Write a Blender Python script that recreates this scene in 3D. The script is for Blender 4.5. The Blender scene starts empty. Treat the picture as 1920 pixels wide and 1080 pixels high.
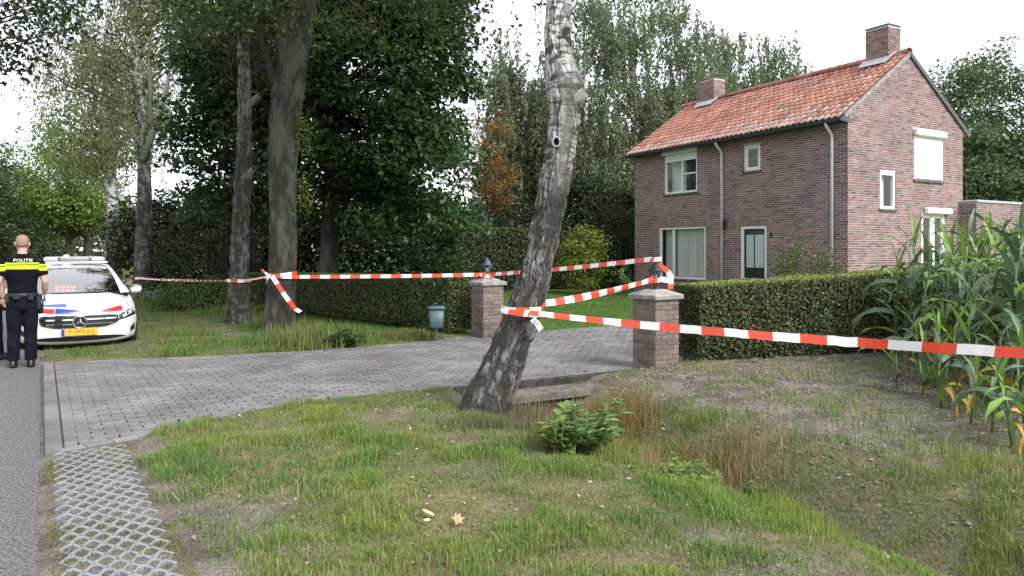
import bpy, math, random
import numpy as np
from mathutils import Vector, Matrix

# ------------------------------------------------------------------ camera, sky, sun, exposure
SC = bpy.context.scene
FPX, CX, HY, H = 1350.0, 960.0, 468.0, 1.65        # focal length and horizon of the 1920 px photograph, eye height
cam_d = bpy.data.cameras.new('camera')
cam_d.sensor_width = 36.0
cam_d.lens = 36.0 * FPX / 1920.0
cam_d.shift_y = -(540.0 - HY) / 1920.0
cam_d.clip_start = 0.05
cam_d.clip_end = 3000
cam = bpy.data.objects.new('camera', cam_d)
SC.collection.objects.link(cam)
cam.location = (0, 0, H)
cam.rotation_euler = (math.radians(90), 0, 0)
SC.camera = cam

SUN_DIR = Vector((0.62, -0.62, 0.8)).normalized()
world = bpy.data.worlds.new('World')
SC.world = world
world.use_nodes = True
wn = world.node_tree
wn.nodes.clear()
w_out = wn.nodes.new('ShaderNodeOutputWorld')
sky = wn.nodes.new('ShaderNodeTexSky')
sky.sky_type = 'NISHITA'
sky.sun_disc = False
sky.sun_elevation = math.asin(SUN_DIR.z)
sky.sun_rotation = math.atan2(SUN_DIR.x, SUN_DIR.y)
bg1 = wn.nodes.new('ShaderNodeBackground')
bg1.inputs['Strength'].default_value = 0.05
wn.links.new(sky.outputs[0], bg1.inputs['Color'])
bg2 = wn.nodes.new('ShaderNodeBackground')          # the even white cloud deck
bg2.inputs['Color'].default_value = (0.985, 0.985, 1.0, 1)
bg2.inputs['Strength'].default_value = 0.78
wadd = wn.nodes.new('ShaderNodeAddShader')
wn.links.new(bg1.outputs[0], wadd.inputs[0])
wn.links.new(bg2.outputs[0], wadd.inputs[1])
wn.links.new(wadd.outputs[0], w_out.inputs['Surface'])

sun_d = bpy.data.lights.new('sun', 'SUN')
sun_d.energy = 3.0
sun_d.angle = math.radians(25)
sun_d.color = (1.0, 0.975, 0.95)
sun = bpy.data.objects.new('sun', sun_d)
SC.collection.objects.link(sun)
sun.rotation_euler = SUN_DIR.to_track_quat('Z', 'Y').to_euler()

SC.view_settings.view_transform = 'Standard'
SC.view_settings.look = 'None'
SC.view_settings.exposure = 0.75
SC.view_settings.gamma = 1.0
SC.view_settings.use_curve_mapping = False
SC.render.engine = 'CYCLES'
SC.cycles.max_bounces = 6
SC.cycles.transparent_max_bounces = 12
SC.cycles.use_denoising = True

# ------------------------------------------------------------------ helpers
rng = np.random.default_rng(7)
COL = SC.collection
RD = np.array([-0.5478, 0.8366])     # along the road, away from the camera
ND = np.array([0.8366, 0.5478])      # across the road, to the right

def gp(px, py, z=0.0):
    Y = FPX * (H - z) / (py - HY)
    return np.array([(px - CX) / FPX * Y, Y, z])

def at(px, py, Y):
    return np.array([(px - CX) / FPX * Y, Y, H - (py - HY) / FPX * Y])

def ns(n, s, z=0.0):
    return np.array([n * ND[0] + s * RD[0], n * ND[1] + s * RD[1], z])

def to_ns(x, y):
    return x * ND[0] + y * ND[1], x * RD[0] + y * RD[1]

def h2(ix, iy, seed):
    v = np.sin(ix * 127.1 + iy * 311.7 + seed * 74.7) * 43758.5453
    return v - np.floor(v)

def vnoise(x, y, seed=0, perx=None):
    x = np.asarray(x, float); y = np.asarray(y, float)
    ix = np.floor(x); iy = np.floor(y)
    fx = x - ix; fy = y - iy
    fx = fx * fx * (3 - 2 * fx); fy = fy * fy * (3 - 2 * fy)
    i0, i1 = ix, ix + 1
    if perx:
        i0 = np.mod(i0, perx); i1 = np.mod(i1, perx)
    a = h2(i0, iy, seed); b = h2(i1, iy, seed); c = h2(i0, iy + 1, seed); d = h2(i1, iy + 1, seed)
    return (a * (1 - fx) + b * fx) * (1 - fy) + (c * (1 - fx) + d * fx) * fy

def fbm(x, y, seed=0, oct=4, perx=None):
    t = 0; amp = 0.5; tot = 0
    for o in range(oct):
        f = 2 ** o
        t = t + amp * vnoise(np.asarray(x) * f, np.asarray(y) * f, seed + o * 13, perx * f if perx else None)
        tot += amp; amp *= 0.5
    return t / tot

def sstep(a, b, x):
    t = np.clip((np.asarray(x, float) - a) / (b - a), 0, 1)
    return t * t * (3 - 2 * t)

def lerp(a, b, t):
    return a + (b - a) * t

def norm(v):
    v = np.asarray(v, float)
    return v / (np.linalg.norm(v, axis=-1, keepdims=True) + 1e-9)

def tag(o, label=None, cat=None, group=None, kind=None):
    if label: o['label'] = label
    if cat: o['category'] = cat
    if group: o['group'] = group
    if kind: o['kind'] = kind
    return o

def empty(name, loc=(0, 0, 0), rz=0.0):
    o = bpy.data.objects.new(name, None)
    COL.objects.link(o)
    o.empty_display_size = 0.2
    o.location = loc
    o.rotation_euler = (0, 0, rz)
    return o

def link(name, me, mats=None, parent=None):
    if mats is not None and not len(me.materials):
        for m in (mats if isinstance(mats, (list, tuple)) else [mats]):
            me.materials.append(m)
    o = bpy.data.objects.new(name, me)
    COL.objects.link(o)
    if parent is not None:
        o.parent = parent
    return o

def np_mesh(name, verts, faces, col=None, smooth=False, vcol_face=None):
    """verts (N,3), faces (M,k) with one k; col = per-vertex linear rgb"""
    verts = np.ascontiguousarray(verts, np.float32); faces = np.ascontiguousarray(faces, np.int32)
    me = bpy.data.meshes.new(name)
    n, (m, k) = len(verts), faces.shape
    me.vertices.add(n); me.vertices.foreach_set('co', verts.ravel())
    me.loops.add(m * k); me.loops.foreach_set('vertex_index', faces.ravel())
    me.polygons.add(m)
    me.polygons.foreach_set('loop_start', np.arange(0, m * k, k, dtype=np.int32))
    me.polygons.foreach_set('use_smooth', np.full(m, smooth, dtype=bool))
    me.update(calc_edges=True)
    if col is not None:
        a = me.attributes.new('Col', 'FLOAT_COLOR', 'POINT')
        c = np.ones((n, 4), np.float32); c[:, :3] = col
        a.data.foreach_set('color', c.ravel())
    return me

class MB:
    """collects boxes, tubes and lofts and builds ONE mesh object"""
    def __init__(s):
        s.v = []; s.f = []; s.m = []; s.sm = []
    def add(s, verts, faces, mi=0, smooth=False):
        o = len(s.v)
        s.v.extend([tuple(map(float, p)) for p in verts])
        for f in faces:
            s.f.append([i + o for i in f]); s.m.append(mi); s.sm.append(smooth)
        return s
    def box(s, c, size, ax=None, mi=0):
        hx, hy, hz = [q / 2 for q in size]
        A = np.eye(3) if ax is None else np.array(ax, float)
        P = [np.array(c) + A[0] * x + A[1] * y + A[2] * z for x in (-hx, hx) for y in (-hy, hy) for z in (-hz, hz)]
        s.add(P, [(0, 1, 3, 2), (4, 6, 7, 5), (0, 4, 5, 1), (2, 3, 7, 6), (0, 2, 6, 4), (1, 5, 7, 3)], mi)
        return s
    def bbox(s, c, size, b=0.01, ax=None, mi=0):
        """box with chamfered vertical and horizontal edges"""
        hx, hy, hz = [q / 2 for q in size]
        A = np.eye(3) if ax is None else np.array(ax, float)
        P = []
        rings = [(-hz, b), (-hz + b, 0), (hz - b, 0), (hz, b)]
        for z, i in rings:
            X, Y = hx - i, hy - i
            for x, y in ((X - b, -Y), (X, -Y + b), (X, Y - b), (X - b, Y), (-X + b, Y), (-X, Y - b), (-X, -Y + b), (-X + b, -Y)):
                P.append(np.array(c) + A[0] * x + A[1] * y + A[2] * z)
        F = []
        for r in range(3):
            for k in range(8):
                F.append((r * 8 + k, r * 8 + (k + 1) % 8, r * 8 + 8 + (k + 1) % 8, r * 8 + 8 + k))
        F.append(tuple(range(7, -1, -1))); F.append(tuple(range(24, 32)))
        s.add(P, F, mi)
        return s
    def loft(s, rings, mi=0, cap=True, smooth=True, closed=True):
        k = len(rings[0]); P = [p for r in rings for p in r]; F = []
        for i in range(len(rings) - 1):
            for j in range(k if closed else k - 1):
                a = i * k + j; b = i * k + (j + 1) % k
                F.append((a, b, b + k, a + k))
        s.add(P, F, mi, smooth)
        if cap and closed:
            o = len(s.v) - len(P)
            s.f.append([o + j for j in range(k - 1, -1, -1)]); s.m.append(mi); s.sm.append(False)
            s.f.append([o + (len(rings) - 1) * k + j for j in range(k)]); s.m.append(mi); s.sm.append(False)
        return s
    def tube(s, pts, rad, k=8, mi=0, cap=True, smooth=True):
        pts = [np.array(p, float) for p in pts]
        rad = [rad] * len(pts) if np.isscalar(rad) else list(rad)
        rings = []; ref = np.array([0.31, 0.95, 0.05])
        for i, p in enumerate(pts):
            t = norm(pts[min(i + 1, len(pts) - 1)] - pts[max(i - 1, 0)])
            if abs(np.dot(t, ref)) > 0.95: ref = np.array([0.95, 0.1, 0.3])
            u = norm(np.cross(t, ref)); w = np.cross(u, t)
            ref = w
            rings.append([p + rad[i] * (math.cos(a) * u + math.sin(a) * w) for a in np.linspace(0, 2 * math.pi, k, endpoint=False)])
        return s.loft(rings, mi, cap, smooth)
    def lathe(s, prof, k=16, c=(0, 0, 0), mi=0, smooth=True, cap=True):
        rings = [[(c[0] + r * math.cos(a), c[1] + r * math.sin(a), c[2] + z) for a in np.linspace(0, 2 * math.pi, k, endpoint=False)] for r, z in prof]
        return s.loft(rings, mi, cap, smooth)
    def grid(s, P, mi=0, smooth=True, keep=None):
        """P[i][j] -> sheet"""
        a, b = len(P), len(P[0])
        F = [(i * b + j, i * b + j + 1, (i + 1) * b + j + 1, (i + 1) * b + j) for i in range(a - 1) for j in range(b - 1) if keep is None or keep(i, j)]
        s.add([p for r in P for p in r], F, mi, smooth)
        return s
    def mesh(s, name):
        me = bpy.data.meshes.new(name)
        me.from_pydata(s.v, [], s.f)
        me.polygons.foreach_set('material_index', s.m)
        me.polygons.foreach_set('use_smooth', s.sm)
        me.update()
        return me
    def build(s, name, mats, parent=None):
        return link(name, s.mesh(name), mats, parent)

def in_poly(x, y, poly):
    x = np.asarray(x); y = np.asarray(y); c = np.zeros(x.shape, bool)
    j = len(poly) - 1
    for i in range(len(poly)):
        xi, yi = poly[i][:2]; xj, yj = poly[j][:2]
        hit = ((yi > y) != (yj > y)) & (x < (xj - xi) * (y - yi) / (yj - yi + 1e-12) + xi)
        c ^= hit; j = i
    return c

def dist_line(x, y, pts):
    d = np.full(np.shape(x), 1e9)
    for (a, b) in zip(pts[:-1], pts[1:]):
        ax, ay = a[:2]; bx, by = b[:2]
        L2 = (bx - ax) ** 2 + (by - ay) ** 2
        t = np.clip(((x - ax) * (bx - ax) + (y - ay) * (by - ay)) / L2, 0, 1)
        d = np.minimum(d, np.hypot(x - ax - t * (bx - ax), y - ay - t * (by - ay)))
    return d

# ------------------------------------------------------------------ materials
def mk(name):
    m = bpy.data.materials.new(name); m.use_nodes = True
    nt = m.node_tree
    return m, nt, nt.nodes['Principled BSDF']

def ramp(nt, stops):
    r = nt.nodes.new('ShaderNodeValToRGB')
    e = r.color_ramp.elements
    while len(e) < len(stops): e.new(0.5)
    for q, (p, c) in zip(e, stops):
        q.position = p; q.color = (*c, 1)
    return r

def noise(nt, scale, detail=4, rough=0.6, vec=None):
    n = nt.nodes.new('ShaderNodeTexNoise')
    n.inputs['Scale'].default_value = scale; n.inputs['Detail'].default_value = detail
    n.inputs['Roughness'].default_value = rough
    if vec is not None: nt.links.new(vec, n.inputs['Vector'])
    return n

def coords(nt, which='Object', scale=None):
    t = nt.nodes.new('ShaderNodeTexCoord')
    if scale is None: return t.outputs[which]
    mp = nt.nodes.new('ShaderNodeMapping'); mp.inputs['Scale'].default_value = scale
    nt.links.new(t.outputs[which], mp.inputs['Vector'])
    return mp.outputs[0]

def bump(nt, bs, h, strength=0.3, dist=0.01):
    b = nt.nodes.new('ShaderNodeBump')
    b.inputs['Strength'].default_value = strength; b.inputs['Distance'].default_value = dist
    nt.links.new(h, b.inputs['Height']); nt.links.new(b.outputs[0], bs.inputs['Normal'])

def m_noise(name, c1, c2, scale, rough=0.8, bmp=0.3, bdist=0.01, stretch=None, mid=(0.35, 0.65), spec=0.3):
    m, nt, bs = mk(name)
    v = coords(nt, 'Object', stretch) if stretch else coords(nt)
    n = noise(nt, scale, 6, 0.65, v)
    r = ramp(nt, [(mid[0], c1), (mid[1], c2)])
    nt.links.new(n.outputs['Fac'], r.inputs[0]); nt.links.new(r.outputs[0], bs.inputs['Base Color'])
    bs.inputs['Roughness'].default_value = rough
    bs.inputs['Specular IOR Level'].default_value = spec
    if bmp: bump(nt, bs, n.outputs['Fac'], bmp, bdist)
    return m

def m_plain(name, c, rough=0.5, metal=0.0, spec=0.5, coat=0.0, dirt=0.12):
    m, nt, bs = mk(name)
    n = noise(nt, 9, 5, 0.6, coords(nt))
    r = ramp(nt, [(0.3, tuple(q * (1 - dirt) for q in c)), (0.7, c)])
    nt.links.new(n.outputs['Fac'], r.inputs[0]); nt.links.new(r.outputs[0], bs.inputs['Base Color'])
    bs.inputs['Roughness'].default_value = rough; bs.inputs['Metallic'].default_value = metal
    bs.inputs['Specular IOR Level'].default_value = spec
    bs.inputs['Coat Weight'].default_value = coat; bs.inputs['Coat Roughness'].default_value = 0.04
    return m

def m_attr(name, rough=0.6, trans=0.0, spec=0.3, nz=0.0, nscale=40, bmp=0.0):
    """colour from the 'Col' attribute; trans = share of light let through (leaves)"""
    m, nt, bs = mk(name)
    a = nt.nodes.new('ShaderNodeAttribute'); a.attribute_name = 'Col'
    c = a.outputs['Color']
    if nz or bmp:
        n = noise(nt, nscale, 6, 0.7, coords(nt))
        if nz:
            mx = nt.nodes.new('ShaderNodeMix'); mx.data_type = 'RGBA'; mx.blend_type = 'MULTIPLY'
            mx.inputs[0].default_value = 1.0
            r = ramp(nt, [(0.25, (1 - nz,) * 3), (0.75, (1 + nz,) * 3)])
            nt.links.new(n.outputs['Fac'], r.inputs[0])
            nt.links.new(c, mx.inputs[6]); nt.links.new(r.outputs[0], mx.inputs[7]); c = mx.outputs[2]
        if bmp: bump(nt, bs, n.outputs['Fac'], bmp, 0.02)
    nt.links.new(c, bs.inputs['Base Color'])
    bs.inputs['Roughness'].default_value = rough; bs.inputs['Specular IOR Level'].default_value = spec
    if trans:
        tr = nt.nodes.new('ShaderNodeBsdfTranslucent'); nt.links.new(c, tr.inputs['Color'])
        mx = nt.nodes.new('ShaderNodeMixShader'); mx.inputs[0].default_value = trans
        nt.links.new(bs.outputs[0], mx.inputs[1]); nt.links.new(tr.outputs[0], mx.inputs[2])
        nt.links.new(mx.outputs[0], nt.nodes['Material Output'].inputs['Surface'])
    return m

def m_random(name, stops, rough=0.8, attr=False, bmp=0.4, nscale=60, spec=0.25):
    """every piece draws its own colour: object random, or the 'rnd' attribute inside a joined mesh"""
    m, nt, bs = mk(name)
    if attr:
        a = nt.nodes.new('ShaderNodeAttribute'); a.attribute_name = 'rnd'; f = a.outputs['Fac']
    else:
        a = nt.nodes.new('ShaderNodeObjectInfo'); f = a.outputs['Random']
    r = ramp(nt, stops); nt.links.new(f, r.inputs[0])
    g = nt.nodes.new('ShaderNodeNewGeometry')
    n = noise(nt, nscale, 5, 0.7, g.outputs['Position'])
    n2 = noise(nt, 1.3, 4, 0.6, g.outputs['Position'])
    ad = nt.nodes.new('ShaderNodeMath'); ad.operation = 'ADD'
    nt.links.new(n.outputs['Fac'], ad.inputs[0]); nt.links.new(n2.outputs['Fac'], ad.inputs[1])
    r2 = ramp(nt, [(0.36, (0.55,) * 3), (0.64, (1.25,) * 3)])
    hm = nt.nodes.new('ShaderNodeMath'); hm.operation = 'MULTIPLY'; hm.inputs[1].default_value = 0.5
    nt.links.new(ad.outputs[0], hm.inputs[0]); nt.links.new(hm.outputs[0], r2.inputs[0])
    mx = nt.nodes.new('ShaderNodeMix'); mx.data_type = 'RGBA'; mx.blend_type = 'MULTIPLY'; mx.inputs[0].default_value = 1
    nt.links.new(r.outputs[0], mx.inputs[6]); nt.links.new(r2.outputs[0], mx.inputs[7])
    nt.links.new(mx.outputs[2], bs.inputs['Base Color'])
    bs.inputs['Roughness'].default_value = rough; bs.inputs['Specular IOR Level'].default_value = spec
    bump(nt, bs, n.outputs['Fac'], bmp, 0.006)
    return m

def m_glass(name, tint=(0.88, 0.91, 0.9), refl=0.12):
    m, nt, bs = mk(name)
    nt.nodes.remove(bs)
    t = nt.nodes.new('ShaderNodeBsdfTransparent'); t.inputs[0].default_value = (*tint, 1)
    g = nt.nodes.new('ShaderNodeBsdfGlossy'); g.inputs['Roughness'].default_value = 0.015
    lw = nt.nodes.new('ShaderNodeLayerWeight'); lw.inputs[0].default_value = 0.5
    pw_ = nt.nodes.new('ShaderNodeMath'); pw_.operation = 'POWER'; pw_.inputs[1].default_value = 4.0
    f = nt.nodes.new('ShaderNodeMath'); f.operation = 'MULTIPLY_ADD'; f.inputs[1].default_value = 0.8; f.inputs[2].default_value = refl * 0.6
    nt.links.new(lw.outputs['Facing'], pw_.inputs[0]); nt.links.new(pw_.outputs[0], f.inputs[0])
    mx = nt.nodes.new('ShaderNodeMixShader')
    nt.links.new(f.outputs[0], mx.inputs[0]); nt.links.new(t.outputs[0], mx.inputs[1]); nt.links.new(g.outputs[0], mx.inputs[2])
    nt.links.new(mx.outputs[0], nt.nodes['Material Output'].inputs['Surface'])
    return m

def m_emit(name, c, st):
    m, nt, bs = mk(name)
    bs.inputs['Base Color'].default_value = (*c, 1)
    bs.inputs['Emission Color'].default_value = (*c, 1); bs.inputs['Emission Strength'].default_value = st
    return m

BRICK = [(0.0, (0.115, 0.075, 0.074)), (0.2, (0.2, 0.112, 0.107)), (0.5, (0.25, 0.155, 0.147)), (0.75, (0.29, 0.17, 0.155)), (0.9, (0.23, 0.18, 0.178)), (1.0, (0.14, 0.115, 0.118))]
PILLAR = [(0.0, (0.13, 0.105, 0.09)), (0.4, (0.19, 0.145, 0.125)), (0.75, (0.22, 0.17, 0.145)), (1.0, (0.16, 0.12, 0.105))]
PAVER = [(0.0, (0.155, 0.146, 0.148)), (0.35, (0.182, 0.172, 0.175)), (0.7, (0.198, 0.185, 0.187)), (1.0, (0.215, 0.2, 0.2))]
TILE = [(0.0, (0.34, 0.15, 0.105)), (0.35, (0.43, 0.195, 0.14)), (0.7, (0.49, 0.24, 0.175)), (0.9, (0.42, 0.23, 0.18)), (1.0, (0.31, 0.19, 0.155))]
TILE_P = [(0.0, (0.38, 0.23, 0.185)), (0.35, (0.47, 0.3, 0.25)), (0.7, (0.53, 0.37, 0.325)), (1.0, (0.45, 0.38, 0.345))]
MT = dict(
    brick=m_random('brick_single', BRICK), brick_a=m_random('brick_joined', BRICK, attr=True),
    pillar=m_random('pillar_brick', PILLAR, bmp=0.6),
    paver=m_random('paver_single', PAVER), paver_a=m_random('paver_joined', PAVER, attr=True),
    tile=m_random('tile_single', TILE, rough=0.75, nscale=25), tile_a=m_random('tile_joined', TILE, rough=0.75, attr=True, nscale=25),
    tile_p=m_random('tile_weathered', TILE_P, rough=0.8, nscale=25),
    mortar=m_noise('mortar', (0.46, 0.42, 0.41), (0.58, 0.53, 0.52), 30, 0.95, 0.3),
    mortar_p=m_noise('pillar_mortar', (0.2, 0.175, 0.155), (0.28, 0.25, 0.22), 30, 0.95, 0.3),
    joint=m_noise('joint_sand', (0.06, 0.055, 0.05), (0.14, 0.13, 0.115), 14, 0.95, 0.3),
    asphalt=m_noise('asphalt', (0.05, 0.048, 0.049), (0.22, 0.21, 0.208), 55, 0.9, 1.0, 0.012, mid=(0.38, 0.62)),
    concrete=m_noise('concrete', (0.22, 0.205, 0.19), (0.36, 0.34, 0.32), 11, 0.9, 0.4, 0.008),
    concrete_d=m_noise('concrete_weathered', (0.07, 0.062, 0.052), (0.17, 0.155, 0.135), 7, 0.95, 0.5, 0.01),
    culvert_dark=m_noise('culvert_dark_concrete', (0.02, 0.018, 0.015), (0.07, 0.062, 0.052), 6, 0.9, 0.8, 0.03),  # very dark: shade of the void below the slab painted in; also the beam
    dirtslab=m_noise('soiled_concrete', (0.075, 0.066, 0.056), (0.17, 0.155, 0.14), 9, 0.95, 0.6, 0.015),
    cap=m_noise('cap_stone', (0.17, 0.16, 0.14), (0.34, 0.325, 0.295), 9, 0.9, 0.5, 0.01),
    grid=m_noise('grid_concrete', (0.16, 0.17, 0.18), (0.25, 0.262, 0.275), 13, 0.85, 0.3, 0.005),
    white=m_plain('white_paint', (0.8, 0.8, 0.785), 0.35, dirt=0.08),
    shutter=m_plain('white_shutter', (0.82, 0.82, 0.82), 0.4, dirt=0.04),
    grey_pvc=m_plain('grey_plastic_pipe', (0.62, 0.64, 0.67), 0.5),
    gutter=m_plain('dark_gutter', (0.07, 0.077, 0.088), 0.5),
    lead=m_plain('lead_flashing', (0.42, 0.43, 0.45), 0.45, 0.2),
    dark=m_plain('black_paint', (0.014, 0.015, 0.018), 0.35),
    darkroom=m_plain('dim_room', (0.16, 0.155, 0.145), 0.9),
    door=m_plain('black_door_paint', (0.012, 0.014, 0.018), 0.22),
    frosted=m_plain('frosted_pane', (0.42, 0.5, 0.52), 0.25),
    blind=m_plain('blind_fabric', (0.74, 0.74, 0.71), 0.8),
    curtain=m_plain('curtain_fabric', (0.62, 0.62, 0.6), 0.9),
    steel=m_plain('steel', (0.55, 0.55, 0.55), 0.3, 1.0),
    glass=m_glass('window_glass'),
    glass_clear=m_glass('lamp_glass', (0.92, 0.94, 0.95)),
    lampblack=m_plain('lamp_black_metal', (0.025, 0.027, 0.032), 0.4, 0.3),
    lampblue=m_plain('lamp_faded_metal', (0.07, 0.11, 0.14), 0.5, 0.2),
    bin=m_plain('bin_teal_plastic', (0.045, 0.09, 0.095), 0.45, dirt=0.3),
    wood=m_noise('grey_wood', (0.14, 0.11, 0.085), (0.27, 0.23, 0.19), 8, 0.9, 0.3, 0.01, (6, 6, 1)),
    red=m_plain('tape_red', (0.74, 0.075, 0.03), 0.4, dirt=0.05), tapewhite=m_plain('tape_white', (0.84, 0.83, 0.82), 0.4, dirt=0.05),
    ink=m_plain('print_ink', (0.05, 0.05, 0.055), 0.6),
    leaf=m_attr('leaf', 0.42, 0.33, 0.45), leaf_mat=m_attr('leaf_matt', 0.6, 0.5, 0.25),
    grass=m_attr('grass_blade', 0.6, 0.3, 0.2), ground=m_attr('soil', 0.95, 0, 0.1, 0.6, 34, 1.0),
    bark=m_attr('bark', 0.9, 0, 0.15, 0.5, 38, 1.0),
    core=m_noise('hedge_dark_core', (0.012, 0.014, 0.007), (0.03, 0.032, 0.014), 12, 0.95, 0.2),
)
# ------------------------------------------------------------------ more helpers
def adopt(o, parent):
    """parent o, keeping the world coordinates it was built in"""
    o.parent = parent
    o.matrix_parent_inverse = parent.matrix_basis.inverted()
    return o

def WL(mb, name, mats, parent):
    o = link(name, mb.mesh(name) if isinstance(mb, MB) else mb, mats)
    return adopt(o, parent)

def add_rnd(me, vals):
    a = me.attributes.new('rnd', 'FLOAT', 'POINT')
    a.data.foreach_set('value', np.ascontiguousarray(vals, np.float32))
    return me

def boxes_mesh(name, C, S, A, rnd=None, bev=0.0):
    """joined boxes without their undersides (axis 2 is the outward one); bev tapers the outer face"""
    C = np.asarray(C, float); S = np.asarray(S, float) / 2; N = len(C)
    sg = np.array([(-1, -1, -1), (1, -1, -1), (1, 1, -1), (-1, 1, -1), (-1, -1, 1), (1, -1, 1), (1, 1, 1), (-1, 1, 1)], float)
    L = sg[None] * S[:, None, :]
    if bev:
        L[:, 4:, :2] -= np.sign(L[:, 4:, :2]) * bev
    if np.ndim(A) == 2: W = L @ np.asarray(A)
    else: W = np.einsum('nki,nij->nkj', L, A)
    V = (W + C[:, None, :]).reshape(-1, 3)
    f = np.array([(4, 5, 6, 7), (0, 1, 5, 4), (1, 2, 6, 5), (2, 3, 7, 6), (3, 0, 4, 7)])
    Fs = (f[None] + (np.arange(N) * 8)[:, None, None]).reshape(-1, 4)
    me = np_mesh(name, V, Fs)
    if rnd is not None: add_rnd(me, np.repeat(rnd, 8))
    return me

def text_mesh(txt, size):
    cu = bpy.data.curves.new('lettering', 'FONT'); cu.body = txt; cu.size = size
    cu.align_x = 'CENTER'; cu.align_y = 'CENTER'; cu.resolution_u = 3
    ob = bpy.data.objects.new('lettering', cu); COL.objects.link(ob)
    dg = bpy.context.evaluated_depsgraph_get()
    me = bpy.data.meshes.new_from_object(ob.evaluated_get(dg))
    bpy.data.objects.remove(ob)
    me.materials.clear()
    return me

# ------------------------------------------------------------------ the lie of the land
near_edge = [gp(*p)[:2] for p in [(76, 852), (110, 848), (250, 822), (370, 791), (480, 768), (590, 749), (700, 738), (820, 727), (960, 714), (1080, 703), (1195, 690)]]
far_edge = [gp(*p)[:2] for p in [(76, 680), (200, 676), (400, 668), (600, 657), (750, 645), (885, 632), (1000, 622), (1190, 606)]]
inner = [np.array(p) for p in [(5.5, 18.3), (8.2, 21.3), (10.2, 18.0), (6.0, 13.6), (3.4, 11.6), (2.3, 10.4)]]
drive_poly = near_edge + inner[::-1] + far_edge[::-1]

def terrain(x, y):
    x = np.asarray(x, float); y = np.asarray(y, float)
    n, s = to_ns(x, y)
    z = 0.05 * (fbm(x * 0.7, y * 0.7, 3, 3) - 0.5) + 0.03 * (fbm(x * 3, y * 3, 5, 2) - 0.5)
    wob = 0.25 * (fbm(s * 0.8, s * 0 + 3.3, 9, 2) - 0.5)
    d1 = np.exp(-((n - 4.75 + wob) / 0.62) ** 2) * (1 - sstep(7.25, 7.5, s)) * 0.5
    d2 = np.exp(-((n - 5.35) / 0.5) ** 2) * sstep(12.9, 13.4, s) * 0.32
    z = z - d1 - d2
    z = z + 0.05 * sstep(5.6, 7.5, n) * (1 - sstep(7.0, 8, s))
    z = z - 0.16 * sstep(4.0, 4.4, n) * (1 - sstep(5.6, 6.4, n)) * sstep(6.3, 6.7, s) * (1 - sstep(7.6, 7.8, s))
    soft = np.clip(dist_line(x, y, near_edge + [np.array((2.3, 10.4))]) / 0.35, 0, 1)
    soft = np.minimum(soft, np.clip(dist_line(x, y, far_edge) / 0.35, 0, 1))
    soft = np.minimum(soft, np.clip((n - 0.0) / 0.9, 0, 1))
    z = np.where(z > -0.06, z * soft, z)
    z = np.where(n < 0.03, np.where(n < -0.2, -0.07, -0.014), z)
    z = np.where((n < 0.66) & (s < 6.9) & (n > 0.03), 0.004 + 0.006 * (fbm(x * 9, y * 9, 8, 2) - 0.5), z)
    z = np.where(in_poly(x, y, drive_poly), -0.09, z)
    return z

def far_fade(x, y):
    return 1 - sstep(30, 60, np.hypot(x, y))

def axis(lo, hi, step, far):
    mid = np.arange(lo, hi, step)
    out = np.cumsum(step * 1.28 ** np.arange(1, 30)); out = out[out < far]
    return np.concatenate([lo - out[::-1], mid, mid[-1] + out])
gx = axis(-13.0, 10.0, 0.105, 900); gy = axis(0.5, 24.0, 0.105, 900)
GX, GY = np.meshgrid(gx, gy)
GZ = terrain(GX, GY); ff = far_fade(GX, GY); GZ = GZ * ff - 0.03 * (1 - ff)
gn, gs_ = to_ns(GX, GY)
pat = fbm(GX * 0.9, GY * 0.9, 21, 4); fine = fbm(GX * 7, GY * 7, 31, 3)
green = np.array([0.13, 0.115, 0.062]); soil = np.array([0.2, 0.175, 0.155]); dsoil = np.array([0.1, 0.086, 0.074]); straw = np.array([0.24, 0.2, 0.125])
f_soil = np.maximum(sstep(5.3, 6.1, gn + 1.2 * (pat - 0.5)) * (1 - sstep(6.8, 7.6, gs_ + 0.2)) * (gn < 14), sstep(0.56, 0.68, pat) * 0.75)
f_soil = np.maximum(f_soil, (gn < 0.9) * (gs_ < 7.2) * 0.9)
gc = green + (straw - green) * sstep(0.4, 0.7, fine)[..., None] * 0.6
gc = gc + (lerp(dsoil, soil, sstep(0.3, 0.7, fine)[..., None]) - gc) * f_soil[..., None]
ditchmask = np.clip(-GZ / 0.35, 0, 1) * (gn > 3) * (gn < 6.3)
gc = gc + (dsoil - gc) * (ditchmask * 0.6)[..., None]
lawnmask = ((GY > 14.0) & (gn > 5.6))[..., None]
gc = np.where(lawnmask, np.array([0.075, 0.15, 0.03]) * (0.8 + 0.4 * fine[..., None]), gc)
ni, nj = GX.shape
idx = np.arange(ni * nj).reshape(ni, nj)
gf = np.stack([idx[:-1, :-1], idx[:-1, 1:], idx[1:, 1:], idx[1:, :-1]], -1).reshape(-1, 4)
ground = link('ground', np_mesh('ground', np.stack([GX, GY, GZ], -1).reshape(-1, 3), gf, gc.reshape(-1, 3), True), MT['ground'])
tag(ground, 'grassy verge, ditch and bare soil around the driveway', 'ground', kind='structure')

# road: the lane whose right edge passes under the camera
mb = MB()
prof = [(-6.0, -0.04), (-4.5, 0.01), (-3.0, 0.03), (-1.5, 0.02), (-0.4, 0.004), (-0.02, 0.0), (0.0, -0.02)]
ss = [-12, -4, 0, 2, 4, 6, 8, 10, 12, 15, 20, 30, 50, 90, 160, 300, 600]
mb.grid([[ns(n, s, z) for n, z in prof] for s in ss])
road = mb.build('road', MT['asphalt']); tag(road, 'grey asphalt road at the left edge', 'road', kind='structure')

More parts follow.
